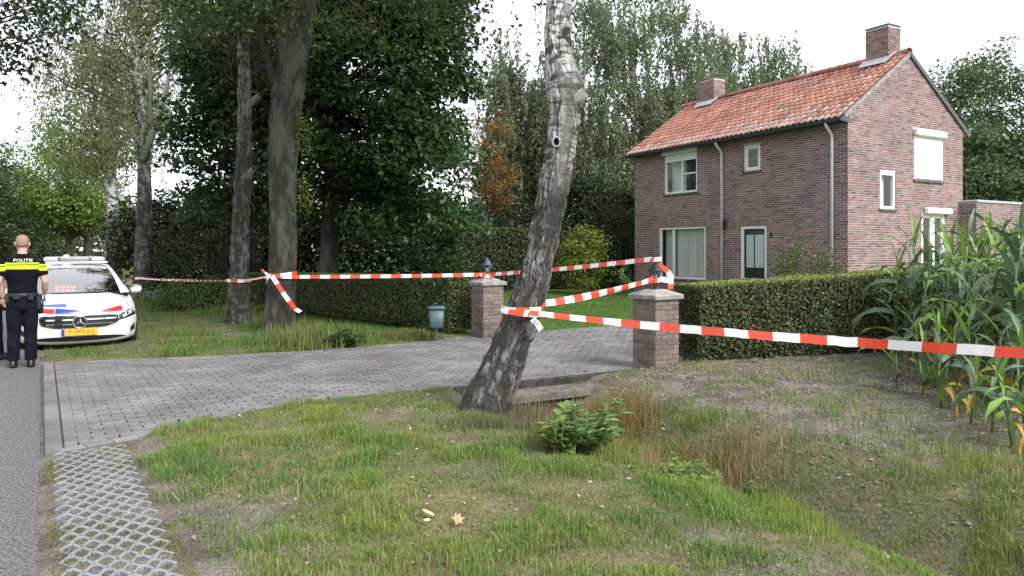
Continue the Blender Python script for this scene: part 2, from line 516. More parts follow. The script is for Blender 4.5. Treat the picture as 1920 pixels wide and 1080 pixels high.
# driveway of pavers: bedding sheet, single pavers, the rest joined, an edging of stones
base = MB(); base.add([(*p, -0.028) for p in drive_poly], [list(range(len(drive_poly)))])
drive = base.build('driveway', MT['joint']); tag(drive, 'grey brick-paved driveway crossing the verge', 'driveway', kind='structure')
A3 = np.array([[ND[0], ND[1], 0], [RD[0], RD[1], 0], [0, 0, 1]])
pl, pw = 0.212, 0.106
K, J = np.meshgrid(np.arange(-2, 110), np.arange(30, 220))
nn = (K + 0.5 * (J % 2)) * pl - 0.047; s_ = J * pw
px_, py_ = nn * ND[0] + s_ * RD[0], nn * ND[1] + s_ * RD[1]
ok = in_poly(px_, py_, drive_poly) & (dist_line(px_, py_, near_edge) > 0.17) & (dist_line(px_, py_, far_edge) > 0.09) & (nn > 0.25)
pc = np.stack([px_[ok], py_[ok]], -1); order = np.argsort(np.hypot(pc[:, 0], pc[:, 1])); pc = pc[order]
pz = -0.035 + rng.normal(0, 0.0022, len(pc)) + 0.008 * (fbm(pc[:, 0] * 0.8, pc[:, 1] * 0.8, 77, 2) - 0.5)
one = boxes_mesh('paver', [(0, 0, 0)], [(pl - 0.009, pw - 0.009, 0.07)], A3, bev=0.003); one.materials.append(MT['paver'])
for i in range(300):
    o = link('paver', one, None); o.location = (pc[i, 0], pc[i, 1], pz[i])
    o.rotation_euler = (rng.normal(0, 0.006), rng.normal(0, 0.006), rng.normal(0, 0.008)); adopt(o, drive)
N = len(pc) - 300
rest = boxes_mesh('pavers_beyond', np.column_stack([pc[300:], pz[300:]]), np.tile([pl - 0.009, pw - 0.009, 0.07], (N, 1)), A3, rng.random(N), 0.003)
o = WL(rest, 'paver_field', MT['paver_a'], drive); o['kind'] = 'stuff'
hs = [j * pw for j in range(30, 220) if j % 2 == 0 and 6.95 < j * pw < 12.35]
hm = boxes_mesh('half_paver', [(0, 0, 0)], [(0.097, pw - 0.009, 0.07)], A3, bev=0.003); hm.materials.append(MT['paver'])
for q in hs:
    o = link('half_paver', hm); o.location = ns(0.2155, q, -0.035); adopt(o, drive)
# band of long stones along the road, and edging stones along the near and far edges
stone_b = MB().bbox((0, 0, 0), (0.125, 0.49, 0.08), 0.006, A3).mesh('band_stone'); stone_b.materials.append(MT['paver'])
s0 = 6.9
while s0 < 12.2:
    o = link('band_stone', stone_b); p = ns(0.093, s0 + 0.25, -0.037); o.location = p; adopt(o, drive); s0 += 0.5
def along(pts, step):
    pts = [np.array(p, float) for p in pts]; out = []; carry = 0
    for a, b in zip(pts[:-1], pts[1:]):
        L = np.linalg.norm(b - a); t = carry
        while t < L:
            out.append((a + (b - a) * t / L, (b - a) / L)); t += step
        carry = t - L
    return out
edge_m = MB().bbox((0, 0, 0), (0.205, 0.10, 0.09), 0.005).mesh('edging_stone'); edge_m.materials.append(MT['paver'])
for pts, w in ((near_edge[1:], 0.05), (far_edge[:6], -0.05)):
    for p, d in along(pts, 0.211):
        o = link('edging_stone', edge_m); q = p + d * 0.105 + np.array([-d[1], d[0]]) * w
        o.location = (q[0], q[1], -0.038 + rng.normal(0, 0.002)); o.rotation_euler = (0, 0, math.atan2(d[1], d[0])); adopt(o, drive)

# culvert head under the driveway edge: a concrete beam on a rough slab, above the ditch
culvert = empty('culvert_headwall', ns(4.9, 7.15, -0.5)); tag(culvert, 'weathered concrete culvert edge below the driveway beside the leaning birch', 'culvert')
ea, eb = gp(850, 727), gp(1185, 694)
ed = norm((eb - ea)[:2]); en = np.array([ed[1], -ed[0]])
Ae = np.array([[ed[0], ed[1], 0], [en[0], en[1], 0], [0, 0, 1]])
mid = (ea + eb) / 2; Lk = np.linalg.norm(eb - ea)
WL(MB().bbox((mid[0] + en[0] * 0.02, mid[1] + en[1] * 0.02, -0.04), (Lk, 0.09, 0.1), 0.012, Ae), 'kerb_beam', MT['culvert_dark'], culvert)
c2 = mid[:2] + en * 0.25 - ed * 0.2
WL(MB().bbox((c2[0], c2[1], -0.13), (Lk * 0.8, 0.38, 0.1), 0.008, Ae), 'slab', MT['dirtslab'], culvert)
WL(MB().bbox((c2[0] - en[0] * 0.03, c2[1] - en[1] * 0.03, -0.42), (Lk * 0.78, 0.3, 0.5), 0.03, Ae), 'wall', MT['culvert_dark'], culvert)

# open concrete lattice slabs between road and grass
lat = empty('lattice_paving', ns(0.33, 5.0, -0.05)); tag(lat, 'pale open concrete lattice slabs along the road edge', 'paving', kind='structure')
def lattice_mesh():
    w, h, k = 0.106, 0.18, 0.7
    cells = [(i * w, j * h) for i in range(4) for j in range(5)] + [((i + 0.5) * w, (j + 0.5) * h) for i in range(3) for j in range(5)]
    cells += [((i + 0.5) * w, (j + 0.5) * h) for i in (-1, 3) for j in range(5)]
    V, Fc, keyd = [], [], {}
    def vid(x, y, z):
        q = (round(x, 4), round(y, 4), round(z, 4))
        if q not in keyd: keyd[q] = len(V); V.append(q)
        return keyd[q]
    for cx, cy in cells:
        O = [(cx + w / 2, cy), (cx, cy + h / 2), (cx - w / 2, cy), (cx, cy - h / 2)]
        hole = 14
        pts = []
        for a in np.linspace(0, 2 * math.pi, hole, endpoint=False):
            q = (abs(math.cos(a)) ** 1.15 + abs(math.sin(a)) ** 1.15) ** (-1 / 1.15) * k
            pts.append((cx + w / 2 * q * math.cos(a), cy + h / 2 * q * math.sin(a)))
        for e in range(4):
            pass
        # outer diamond sampled at the same angles
        outp = []
        for a in np.linspace(0, 2 * math.pi, hole, endpoint=False):
            q = 1 / (abs(math.cos(a)) + abs(math.sin(a)))
            outp.append((cx + w / 2 * q * math.cos(a), cy + h / 2 * q * math.sin(a)))
        for e in range(hole):
            g = (e + 1) % hole
            Fc.append((vid(*outp[e], 0), vid(*outp[g], 0), vid(*pts[g], -0.004), vid(*pts[e], -0.004)))
            Fc.append((vid(*pts[e], -0.004), vid(*pts[g], -0.004), vid(*pts[g], -0.07), vid(*pts[e], -0.07)))
            Fc.append((vid(*outp[g], 0), vid(*outp[e], 0), vid(*outp[e], -0.07), vid(*outp[g], -0.07)))
    me = bpy.data.meshes.new('lattice_slab'); me.from_pydata([(x - 1.5 * w, y, z) for x, y, z in V], [], Fc); me.update()
    return me
lm = lattice_mesh(); lm.materials.append(MT['grid'])
s0 = 1.35; k = 0
while s0 < 5.95:
    o = link('lattice_slab', lm); p = ns(0.34, s0 + 0.1, 0.018 + rng.normal(0, 0.002)); o.location = p
    o.rotation_euler = (rng.normal(0, 0.006), rng.normal(0, 0.006), math.atan2(RD[1], RD[0]) - math.pi / 2 + rng.normal(0, 0.008)); adopt(o, lat)
    s0 += 0.905; k += 1

# ------------------------------------------------------------------ house
C0 = np.array([9.333, 20.0, 0.0]); DF = np.array([-0.4955, 0.8686, 0.0]); DG = np.array([0.8686, 0.4955, 0.0]); UP = np.array([0, 0, 1.0])
LF, LG, ZE, ZR = 9.2, 5.7, 5.46, 7.44
def P3(u, v, z): return C0 + u * DF + v * DG + z * UP
def fu(px):
    a = (px - CX) / FPX; return (a * C0[1] - C0[0]) / (DF[0] - a * DF[1])
def gv(px):
    a = (px - CX) / FPX; return (a * C0[1] - C0[0]) / (DG[0] - a * DG[1])
def fz(px, py): return H - (py - HY) / FPX * (C0[1] + fu(px) * DF[1])
def gz(px, py): return H - (py - HY) / FPX * (C0[1] + gv(px) * DG[1])
def rect(which, x0, x1, y0, y1):
    U, Z = (fu, fz) if which == 'f' else (gv, gz)
    xm = (x0 + x1) / 2
    a, b = sorted((U(x0), U(x1)))
    return [a, b, Z(xm, y1), Z(xm, y0)]
house = empty('brick_house', P3(LF / 2, LG / 2, 0)); tag(house, 'two-storey red-brown brick house with orange pantile roof and two chimneys', 'house')

op_f = dict(upper=rect('f', 1246, 1307, 278, 362), small=rect('f', 1395, 1425, 272, 320), big=rect('f', 1236, 1323, 426, 523), door=rect('f', 1389, 1437, 424, 556))
op_g = dict(shut=rect('g', 1713, 1766, 246, 338), slit=rect('g', 1650, 1679, 323, 392), french=rect('g', 1728, 1772, 400, 520))
op_f['upper'][3] = min(op_f['upper'][3], ZE - 0.12); op_f['door'][2] = 0.12; op_g['french'][2] = 0.15
op_a = {}

CH, BL, BJ = 0.068, 0.225, 0.0145
def lay(length, top, ops, rg, closers=()):
    """running bond: list of (a0,a1,z0,z1), cut round the openings and under the top line"""
    out = []; row = 0; z = 0.0
    while True:
        z0, z1 = z + BJ, z + CH
        lo, hi = top(z1)
        if hi - lo < 0.08: break
        a = lo - (0.5 * BL if row % 2 else 0) - 1e-6
        cuts = [(o[0] - 0.004, o[1] + 0.004) for o in ops if o[2] - 0.01 < z1 and o[3] + 0.01 > z0]
        while a < hi:
            seg = [(max(a + BJ, lo), min(a + BL, hi))]
            for c0, c1 in cuts:
                ns_ = []
                for p, q in seg:
                    if q <= c0 or p >= c1: ns_.append((p, q)); continue
                    if p < c0: ns_.append((p, c0))
                    if q > c1: ns_.append((c1, q))
                seg = ns_
            for p, q in seg:
                if q - p > 0.025: out.append((p, q, z0, z1))
            a += BL
        z += CH; row += 1
    return out

front_top = lambda z: (0.0, LF) if z < ZE - 0.02 else (0, 0)
def gable_top(z):
    if z < ZE: return (0.0, LG)
    q = (z - ZE) / (ZR - ZE) * (LG / 2); return (q, LG - q)
sing, joinC, joinS, joinA = [], [], [], []
def put(bricks, org, ad, od, single_key=None):
    A = np.array([ad, UP, od])
    for (p, q, z0, z1) in bricks:
        c = org + ad * ((p + q) / 2) + UP * ((z0 + z1) / 2) + od * (-0.012 + rng.normal(0, 0.0012))
        full = abs((q - p) - (BL - BJ)) < 1e-3
        if single_key and full and single_key((p + q) / 2, (z0 + z1) / 2):
            sing.append((c, A))
        else:
            joinC.append(c); joinS.append((q - p, z1 - z0, 0.03)); joinA.append(A)
put(lay(LF, front_top, op_f.values(), rng), C0, DF, -DG)
put(lay(LG, gable_top, op_g.values(), rng), C0, DG, -DF, lambda v, z: v < 2.3 and 3.35 < z < 5.9)
# annex, flat roofed, stepping out at the rear
AX0, AV0, AV1, AZ = -0.5, 5.55, 10.2, 3.12
put(lay(0.5, lambda z: (0, 0.5) if z < AZ else (0, 0), [], rng), P3(AX0, AV0, 0), DF, -DG)
put(lay(AV1 - AV0, lambda z: (0, AV1 - AV0) if z < AZ else (0, 0), [], rng), P3(AX0, AV0, 0), DG, -DF)
# chimneys
ch_u = [(fu(1655) * 0 + 0.45, 1.2), (7.55, 8.35)]
chim = []
for (c0, c1), zt in zip(ch_u, (8.45, 8.32)):
    v0, v1 = LG / 2 - 0.3, LG / 2 + 0.3
    chim.append((c0, c1, v0, v1, zt))
    for org, ad, od, L in ((P3(c0, v0, 0), DF, -DG, c1 - c0), (P3(c0, v0, 0), DG, -DF, v1 - v0), (P3(c1, v0, 0), DG, DF, v1 - v0), (P3(c0, v1, 0), DF, DG, c1 - c0)):
        br = [(p, q, z0 + 6.6, z1 + 6.6) for (p, q, z0, z1) in lay(L, lambda z, L=L: (0.0, L) if z < zt - 6.6 - 0.04 else (0, 0), [], rng)]
        put(br, org, ad, od)

def sheet_with_holes(mb, org, ad, od, length, height, ops, off):
    us = sorted({0.0, length, *[o[0] for o in ops], *[o[1] for o in ops]})
    zs = sorted({0.0, height, *[max(o[2], 0) for o in ops], *[o[3] for o in ops]})
    for a, b in zip(us[:-1], us[1:]):
        for c, d in zip(zs[:-1], zs[1:]):
            m_, n_ = (a + b) / 2, (c + d) / 2
            if any(o[0] < m_ < o[1] and o[2] < n_ < o[3] for o in ops): continue
            mb.add([org + ad * u + UP * z + od * off for u, z in ((a, c), (b, c), (b, d), (a, d))], [(0, 1, 2, 3)])
mb = MB()
sheet_with_holes(mb, C0, DF, -DG, LF, ZE, list(op_f.values()), -0.003)
sheet_with_holes(mb, C0, DG, -DF, LG, ZE, list(op_g.values()), -0.003)
mb.add([P3(0.003, 0, ZE), P3(0.003, LG, ZE), P3(0.003, LG / 2, ZR)], [(0, 1, 2)])
mb.add([P3(LF, 0, 0), P3(LF, LG, 0), P3(LF, LG, ZE), P3(LF, LG / 2, ZR), P3(LF, 0, ZE)], [(0, 1, 2, 3, 4)])
mb.add([P3(0, LG, 0), P3(LF, LG, 0), P3(LF, LG, ZE), P3(0, LG, ZE)], [(0, 1, 2, 3)])
mb.add([P3(0.01, 0.01, 2.75), P3(LF, 0.01, 2.75), P3(LF, LG, 2.75), P3(0.01, LG, 2.75)], [(0, 1, 2, 3)])
wall = WL(mb, 'wall', MT['mortar'], house)
bm_ = boxes_mesh('brick', [(0, 0, 0)], [(BL - BJ, CH - BJ, 0.03)], np.array([DG, UP, -DF])); bm_.materials.append(MT['brick'])
rng.shuffle(sing)
sing.sort(key=lambda t: t[0][0] * 0.3 - t[0][2] * 0.0)
for c, A in sing[:300]:
    o = link('brick', bm_); o.location = c; o.rotation_euler = (0, 0, rng.normal(0, 0.002)); adopt(o, wall)
for c, A in sing[300:]:
    joinC.append(c); joinS.append((BL - BJ, CH - BJ, 0.03)); joinA.append(A)
bj = boxes_mesh('brickwork', joinC, joinS, np.array(joinA), rng.random(len(joinC)))
o = WL(bj, 'brickwork', MT['brick_a'], wall); o['kind'] = 'stuff'
for (c0, c1, v0, v1, zt) in chim:
    ch = WL(MB().box(P3((c0 + c1) / 2, (v0 + v1) / 2, (6.6 + zt) / 2 - 0.02), (c1 - c0 - 0.012, v1 - v0 - 0.012, zt - 6.6), (DF, DG, UP)), 'chimney', MT['mortar'], house)
    WL(MB().bbox(P3((c0 + c1) / 2, (v0 + v1) / 2, zt - 0.005), (c1 - c0 + 0.03, v1 - v0 + 0.03, 0.05), 0.012, (DF, DG, UP)), 'cap', MT['concrete_d'], ch)
    fl = MB()
    sl = (ZR - ZE) / (LG / 2)
    for uu in (c0 - 0.07, c1 + 0.07):
        fl.add([P3(uu, v0 - 0.14, ZR - sl * 0.44 + 0.19), P3(uu, LG / 2, ZR + 0.2), P3(uu + (0.1 if uu < c0 else -0.1), LG / 2, ZR + 0.24), P3(uu + (0.1 if uu < c0 else -0.1), v0 - 0.14, ZR - sl * 0.44 + 0.24)], [(0, 1, 2, 3)])
    fl.add([P3(c0 - 0.09, v0 - 0.24, ZR - sl * 0.54 + 0.19), P3(c1 + 0.09, v0 - 0.24, ZR - sl * 0.54 + 0.19), P3(c1 + 0.09, v0 - 0.01, ZR - sl * 0.31 + 0.26), P3(c0 - 0.09, v0 - 0.01, ZR - sl * 0.31 + 0.26)], [(0, 1, 2, 3)])
    WL(fl, 'flashing', MT['lead'], ch)

# roof: boards, pantiles, ridge tiles
SL = (ZR - ZE) / (LG / 2); ang = math.atan(SL); OV = 0.28
rs = np.array([0, math.cos(ang), math.sin(ang)])           # (u, v, z) direction up the front slope
def roofp(u, t, hgt=0.0):
    """t metres up the front slope from the eaves edge, hgt above the boards"""
    v = -OV + t * math.cos(ang) - hgt * math.sin(ang); z = ZE - OV * SL + 0.03 + t * math.sin(ang) + hgt * math.cos(ang)
    return P3(u, v, z)
TL = (LG / 2 + OV) / math.cos(ang)
U0, U1 = -0.03, LF + 0.12
mb = MB()
for a, b in ((0.0, 0.05),):
    mb.add([roofp(U0, 0, -0.02), roofp(U1, 0, -0.02), roofp(U1, TL, -0.02), roofp(U0, TL, -0.02), roofp(U0, 0, 0.03), roofp(U1, 0, 0.03), roofp(U1, TL, 0.03), roofp(U0, TL, 0.03)],
           [(0, 3, 2, 1), (4, 5, 6, 7), (0, 1, 5, 4), (2, 3, 7, 6), (1, 2, 6, 5), (3, 0, 4, 7)])
roof = WL(mb, 'roof', MT['gutter'], house)
# rear slope
def rearp(u, t, hgt): 
    p = roofp(u, t, hgt); d = np.dot(p - C0, DG); return p + DG * (LG - 2 * d)
mb = MB(); nu = 90
mb.grid([[rearp(U0 - 0.02 + (U1 - U0 + 0.04) * i / nu, t, 0.045 + 0.03 * math.cos(i * 2 * math.pi * 45 / nu)) for i in range(nu + 1)] for t in np.linspace(-0.05, TL, 14)])
mb.grid([[rearp(U0 - 0.02, t, hh) for hh in (-0.05, 0.08)] for t in np.linspace(-0.05, TL, 14)])
o = WL(mb, 'rear_tiles', MT['tile_a'], roof); o['kind'] = 'stuff'; add_rnd(o.data, rng.random(len(o.data.vertices)))
TWN, TRN = 47, 13
tw = (U1 - U0) / TWN; te = (TL - 0.06) / (TRN - 0.0)
def tile_geo():
    V, Fc = [], []
    xs = np.linspace(-0.02, tw + 0.012, 9)
    for ti, (t, lift) in enumerate(((-0.03, 0.034), (te + 0.02, 0.008))):
        for x in xs: V.append((x, t, 0.04 + lift + 0.022 * math.cos((x / tw) * 2 * math.pi) - 0.012 * math.sin((x / tw) * 2 * math.pi)))
    for x in xs: V.append((x, -0.03, 0.04 + 0.034 - 0.02 + 0.022 * math.cos((x / tw) * 2 * math.pi) - 0.012 * math.sin((x / tw) * 2 * math.pi)))
    n = len(xs)
    for i in range(n - 1):
        Fc.append((i, i + 1, n + i + 1, n + i)); Fc.append((2 * n + i, 2 * n + i + 1, i + 1, i))
    return np.array(V), np.array(Fc)
tv, tf = tile_geo()
rsw = DG * math.cos(ang) + UP * math.sin(ang); rnw = -DG * math.sin(ang) + UP * math.cos(ang)
TW = np.outer(tv[:, 0], DF) + np.outer(tv[:, 1], rsw) + np.outer(tv[:, 2], rnw)
tile_me = np_mesh('roof_tile', TW, tf, smooth=True); tile_me.materials.append(MT['tile'])
tile_pale = tile_me.copy(); tile_pale.materials.clear(); tile_pale.materials.append(MT['tile_p'])
tiles = [(U0 + i * tw, 0.0 + j * te) for i in range(TWN) for j in range(TRN)]
tiles = [t for t in tiles if not any(c0 - 0.05 < t[0] + tw / 2 < c1 + 0.05 and t[1] > TL - 0.3 for (c0, c1, *_) in chim)]
tiles.sort(key=lambda t: np.hypot(*roofp(*t)[:2]) - (50 if t[1] < te * 1.5 else 0))
JV, JF, JR = [], [], []
for k, (u, t) in enumerate(tiles):
    p = roofp(u, t) + rnw * rng.normal(0, 0.003)
    if k < 300:
        pale = rng.random() < (1.0 if t < te * 0.5 else 0.75 if t < te * 1.5 else 0.35 if t < te * 2.5 else 0.06)
        o = link('roof_tile', tile_pale if pale else tile_me); o.location = p; o.rotation_euler = (0, 0, rng.normal(0, 0.006)); adopt(o, roof)
    else:
        JF.append(tf + len(JV) * len(tv)); JV.append(TW + p); JR.append(np.full(len(tv), rng.random()))
me = np_mesh('roof_tiles_far', np.concatenate(JV), np.concatenate(JF), smooth=True); add_rnd(me, np.concatenate(JR))
o = WL(me, 'roof_tiles_far', MT['tile_a'], roof); o['kind'] = 'stuff'
rt = MB(); ra = np.linspace(-0.15 * math.pi, 1.15 * math.pi, 9)
rt.loft([[DF * x + DG * (0.125 * r * math.cos(a)) + UP * (0.1 * r * math.sin(a)) for a in ra] for x, r in ((0, 1.1), (0.04, 1.1), (0.045, 1.0), (0.36, 0.95))], closed=False)
ridge_me = rt.mesh('ridge_tile'); ridge_me.materials.append(MT['tile'])
u = U0
while u < U1 - 0.1:
    if not any(c0 - 0.3 < u < c1 for (c0, c1, *_) in chim):
        o = link('ridge_tile', ridge_me); o.location = P3(u, LG / 2, ZR + 0.11); adopt(o, roof)
    u += 0.33
# gable edge: mortar fillet on the near rake, dark tile edge on the far one
mb = MB()
def rake(mb, t0, t1, f, h0, h1, uo, th):
    P = [f(uo, t0, h0), f(uo, t1, h0), f(uo, t1, h1), f(uo, t0, h1)]
    mb.add([p for p in P] + [p - DF * th * -1 for p in P], [(0, 1, 2, 3), (7, 6, 5, 4), (0, 4, 5, 1), (3, 2, 6, 7)])
rake(mb, 0.12, TL + 0.02, roofp, -0.07, 0.05, -0.045, 0.05)
WL(mb, 'verge_mortar', MT['cap'], roof)
mb = MB(); rake(mb, 0.0, TL + 0.02, rearp, -0.06, 0.06, -0.06, 0.06)
WL(mb, 'verge_edge', MT['gutter'], roof)

# gutter with soffit and the two downpipes
mb = MB()
gp_a = np.linspace(math.pi, 2 * math.pi, 7)
ring = lambda u: [P3(u, -OV - 0.075 + 0.075 * math.cos(a), ZE - OV * SL - 0.0 + 0.075 * math.sin(a)) for a in gp_a]
mb.loft([ring(U0 - 0.02), ring(U1)], closed=False)
mb.add([P3(U0, -OV, ZE - OV * SL - 0.03), P3(U1, -OV, ZE - OV * SL - 0.03), P3(U1, 0.02, ZE - OV * SL - 0.06), P3(U0, 0.02, ZE - OV * SL - 0.06)], [(0, 1, 2, 3)])
mb.add([P3(U0 - 0.004, -OV - 0.14, ZE - OV * SL + 0.0), P3(U0 - 0.004, -OV, ZE - OV * SL - 0.06), P3(U0 - 0.004, 0.03, ZE - OV * SL - 0.08), P3(U0 - 0.004, 0.03, ZE - 0.03), P3(U0 - 0.004, -OV, ZE - OV * SL + 0.02)], [(0, 1, 2, 3, 4)])
WL(mb, 'gutter', MT['gutter'], house)
for px in (1356, 1563):
    u = fu(px); zt = ZE - OV * SL - 0.03
    dp = WL(MB().tube([P3(u, -OV - 0.07, zt), P3(u, -OV - 0.06, zt - 0.1), P3(u, -0.1, zt - 0.32), P3(u, -0.075, zt - 0.45), P3(u, -0.075, 0.0)], 0.042, 10), 'downpipe', MT['grey_pvc'], house)
    for zz in (4.3, 3.0, 1.7, 0.5):
        WL(MB().lathe([(0.05, -0.02), (0.05, 0.02)], 10, P3(u, -0.075, zz)), 'clip', MT['lead'], dp)

# windows and doors
class Fr:
    """a rectangle of wall: along a, outward o"""
    def __init__(s, r, which):
        s.a0, s.a1, s.z0, s.z1 = r; s.ad, s.od = (DF, -DG) if which == 'f' else (DG, -DF)
        s.L = s.a1 - s.a0; s.Hh = s.z1 - s.z0
        if which == 'f': s.flip = True
        else: s.flip = False
    def p(s, a, z, o):
        """a measured from the left as seen in the photo"""
        aa = s.a1 - a if s.flip else s.a0 + a
        return C0 + s.ad * aa + UP * (s.z0 + z) + s.od * o
    def box(s, mb, a0, a1, z0, z1, o0, o1, b=0.006):
        c = s.p((a0 + a1) / 2, (z0 + z1) / 2, (o0 + o1) / 2)
        mb.bbox(c, (abs(a1 - a0), abs(o1 - o0), abs(z1 - z0)), min(b, 0.4 * min(abs(a1 - a0), abs(o1 - o0), abs(z1 - z0))), (s.ad, s.od, UP)); return mb

def frame_ring(f, w, o0, o1, sill=None):
    mb = MB(); f.box(mb, 0, w, 0, f.Hh, o0, o1); f.box(mb, f.L - w, f.L, 0, f.Hh, o0, o1)
    f.box(mb, w, f.L - w, f.Hh - w, f.Hh, o0 - 0.001, o1 - 0.002); f.box(mb, w, f.L - w, 0, sill or w, o0 - 0.001, o1 - 0.002)
    return mb

def window(f, name='window', bars=(), w=0.07, o0=-0.12, o1=-0.015, blind=None, sillw=0.05, head=0.0):
    """bars: (a, z0, z1) mullions or ('h', a0, a1, z)"""
    win = WL(frame_ring(f, w, o0, o1), name, MT['white'], house)
    for k, b in enumerate(bars):
        if b[0] == 'h': bb = f.box(MB(), b[1], b[2], b[3] - 0.025, b[3] + 0.025, o0 + 0.02, o1 - 0.02)
        else: bb = f.box(MB(), b[0] - 0.035, b[0] + 0.035, w, f.Hh - w, o0 + 0.005, o1 - 0.006)
        WL(bb, 'glazing_bar', MT['white'], win)
    WL(MB().add([f.p(a, z, -0.07) for a, z in ((w - 0.01, w - 0.01), (f.L - w + 0.01, w - 0.01), (f.L - w + 0.01, f.Hh - w + 0.01), (w - 0.01, f.Hh - w + 0.01))], [(0, 1, 2, 3)]), 'pane', MT['glass'], win)
    if sillw: WL(f.box(MB(), -0.04, f.L + 0.04, -0.07, -0.004, -0.05, sillw), 'sill', MT['concrete_d'], win)
    return win

# ground-floor window: narrow side light, wide pane with vertical blinds
f = Fr(op_f['big'], 'f'); win = window(f, bars=[(f.L * 0.31,)])
a = f.L * 0.36
while a < f.L - 0.1:
    th = 0.75 + rng.normal(0, 0.25)
    c = f.p(a, f.Hh / 2, -0.2)
    A = (f.ad * math.cos(th) + f.od * math.sin(th), f.od * math.cos(th) - f.ad * math.sin(th), UP)
    WL(MB().box(c, (0.112, 0.003, f.Hh - 0.16), A), 'blind_slat', MT['blind'], win); a += 0.118
WL(f.box(MB(), 0.12, f.L * 0.28, 0.07, f.Hh - 0.07, -0.24, -0.23, 0.001), 'curtain', MT['curtain'], win)
# upper window with a half-rolled shutter
f = Fr(op_f['upper'], 'f'); win = window(f, bars=[(f.L * 0.54,), ('h', f.L * 0.54 + 0.035, f.L - 0.07, f.Hh * 0.42)])
sb = WL(f.box(MB(), -0.05, f.L + 0.03, f.Hh - 0.2, f.Hh + 0.02, -0.01, 0.13, 0.03), 'shutter_box', MT['white'], win)
for k in range(5):
    z = f.Hh - 0.2 - 0.052 * (k + 1)
    WL(f.box(MB(), 0.03, f.L - 0.03, z, z + 0.05, 0.0, 0.014, 0.005), 'shutter_slat', MT['shutter'], win)
WL(f.box(MB(), 0.09, f.L * 0.5, 0.09, f.Hh - 0.1, -0.3, -0.29, 0.001), 'curtain', MT['curtain'], win)
# small square window
f = Fr(op_f['small'], 'f'); win = window(f)
WL(frame_ring(Fr([op_f['small'][0] + 0.075, op_f['small'][1] - 0.075, op_f['small'][2] + 0.075, op_f['small'][3] - 0.075], 'f'), 0.045, -0.1, -0.035), 'casement', MT['white'], win)
# front door
f = Fr(op_f['door'], 'f')
dr = WL(frame_ring(f, 0.085, -0.12, -0.01, 0.03), 'door', MT['white'], house)
lf = MB(); f.box(lf, 0.09, f.L - 0.09, 0.03, f.Hh - 0.09, -0.1, -0.06); WL(lf, 'leaf', MT['door'], dr)
for q0, q1 in ((0.2, 0.47), (0.54, 0.86)):
    WL(f.box(MB(), f.L * q0 - 0.02, f.L * q0 + 0.0 + f.L * (q1 - q0), f.Hh * 0.42, f.Hh * 0.88, -0.058, -0.05, 0.003), 'pane', MT['frosted'], dr)
    WL(f.box(MB(), f.L * q0 - 0.02, f.L * q1, f.Hh * 0.1, f.Hh * 0.34, -0.058, -0.048, 0.004), 'panel', MT['door'], dr)
WL(MB().tube([f.p(f.L - 0.14, 1.02, -0.05), f.p(f.L - 0.14, 1.02, -0.005), f.p(f.L - 0.25, 1.02, -0.002)], 0.011, 6), 'handle', MT['steel'], dr)
# soldier courses over the ground-floor openings
for key in ('big', 'door'):
    f = Fr(op_f[key], 'f'); a = -0.1; lin = MB()
    f.box(lin, -0.12, f.L + 0.12, f.Hh + 0.005, f.Hh + 0.22, -0.01, 0.0045, 0.001)
    ln = WL(lin, 'lintel', MT['mortar'], house); 
    while a < f.L + 0.07:
        WL(f.box(MB(), a, a + 0.055, f.Hh + 0.01, f.Hh + 0.215, 0.0, 0.009, 0.002), 'brick', MT['brick'], ln); a += 0.066
# bell, wall lamp
u_, z_ = fu(1446), fz(1446, 440)
WL(MB().bbox(P3(u_, -0.02, z_), (0.07, 0.03, 0.13), 0.006, (DF, -DG, UP)), 'doorbell', MT['dark'], house)
u_, z_ = fu(1366), fz(1366, 420)
wl = WL(MB().tube([P3(u_, -0.01, z_ + 0.1), P3(u_, -0.1, z_ + 0.2), P3(u_, -0.17, z_ + 0.12)], 0.014, 6), 'wall_lamp', MT['lampblack'], house)
WL(MB().lathe([(0.02, 0.14), (0.1, 0.06), (0.075, 0.04), (0.05, -0.16), (0.02, -0.18)], 6, P3(u_, -0.17, z_ - 0.02), smooth=False), 'shade', MT['lampblack'], wl)
# gable: closed shutter, slit window, french window with shutter box
f = Fr(op_g['shut'], 'g'); win = window(f, sillw=0.06)
WL(f.box(MB(), -0.03, f.L + 0.05, f.Hh - 0.19, f.Hh + 0.02, -0.01, 0.15, 0.03), 'shutter_box', MT['white'], win)
z = 0.03
while z < f.Hh - 0.2:
    WL(f.box(MB(), 0.045, f.L - 0.045, z, z + 0.05, 0.004, 0.018, 0.005), 'shutter_slat', MT['shutter'], win); z += 0.051
for q in (0.0, f.L - 0.045): WL(f.box(MB(), q, q + 0.045, 0.0, f.Hh - 0.19, -0.005, 0.03), 'guide_rail', MT['white'], win)
f = Fr(op_g['slit'], 'g'); win = window(f, w=0.085)
WL(f.box(MB(), f.L * 0.25, f.L * 0.62, 0.09, f.Hh - 0.09, -0.2, -0.19, 0.001), 'curtain', MT['curtain'], win)
f = Fr(op_g['french'], 'g'); win = window(f, name='french_window', bars=[(f.L * 0.5,)], sillw=0)
WL(f.box(MB(), 0.1, f.L + 0.16, f.Hh - 0.03, f.Hh + 0.16, 0.0, 0.16, 0.03), 'shutter_box', MT['white'], win)
for q in (0.06, f.L * 0.5 + 0.035):
    WL(frame_ring(Fr([op_g['french'][0] + q, op_g['french'][0] + q + f.L * 0.5 - 0.095, op_g['french'][2] + 0.075, op_g['french'][3] - 0.075], 'g'), 0.075, -0.1, -0.03), 'casement', MT['white'], win)
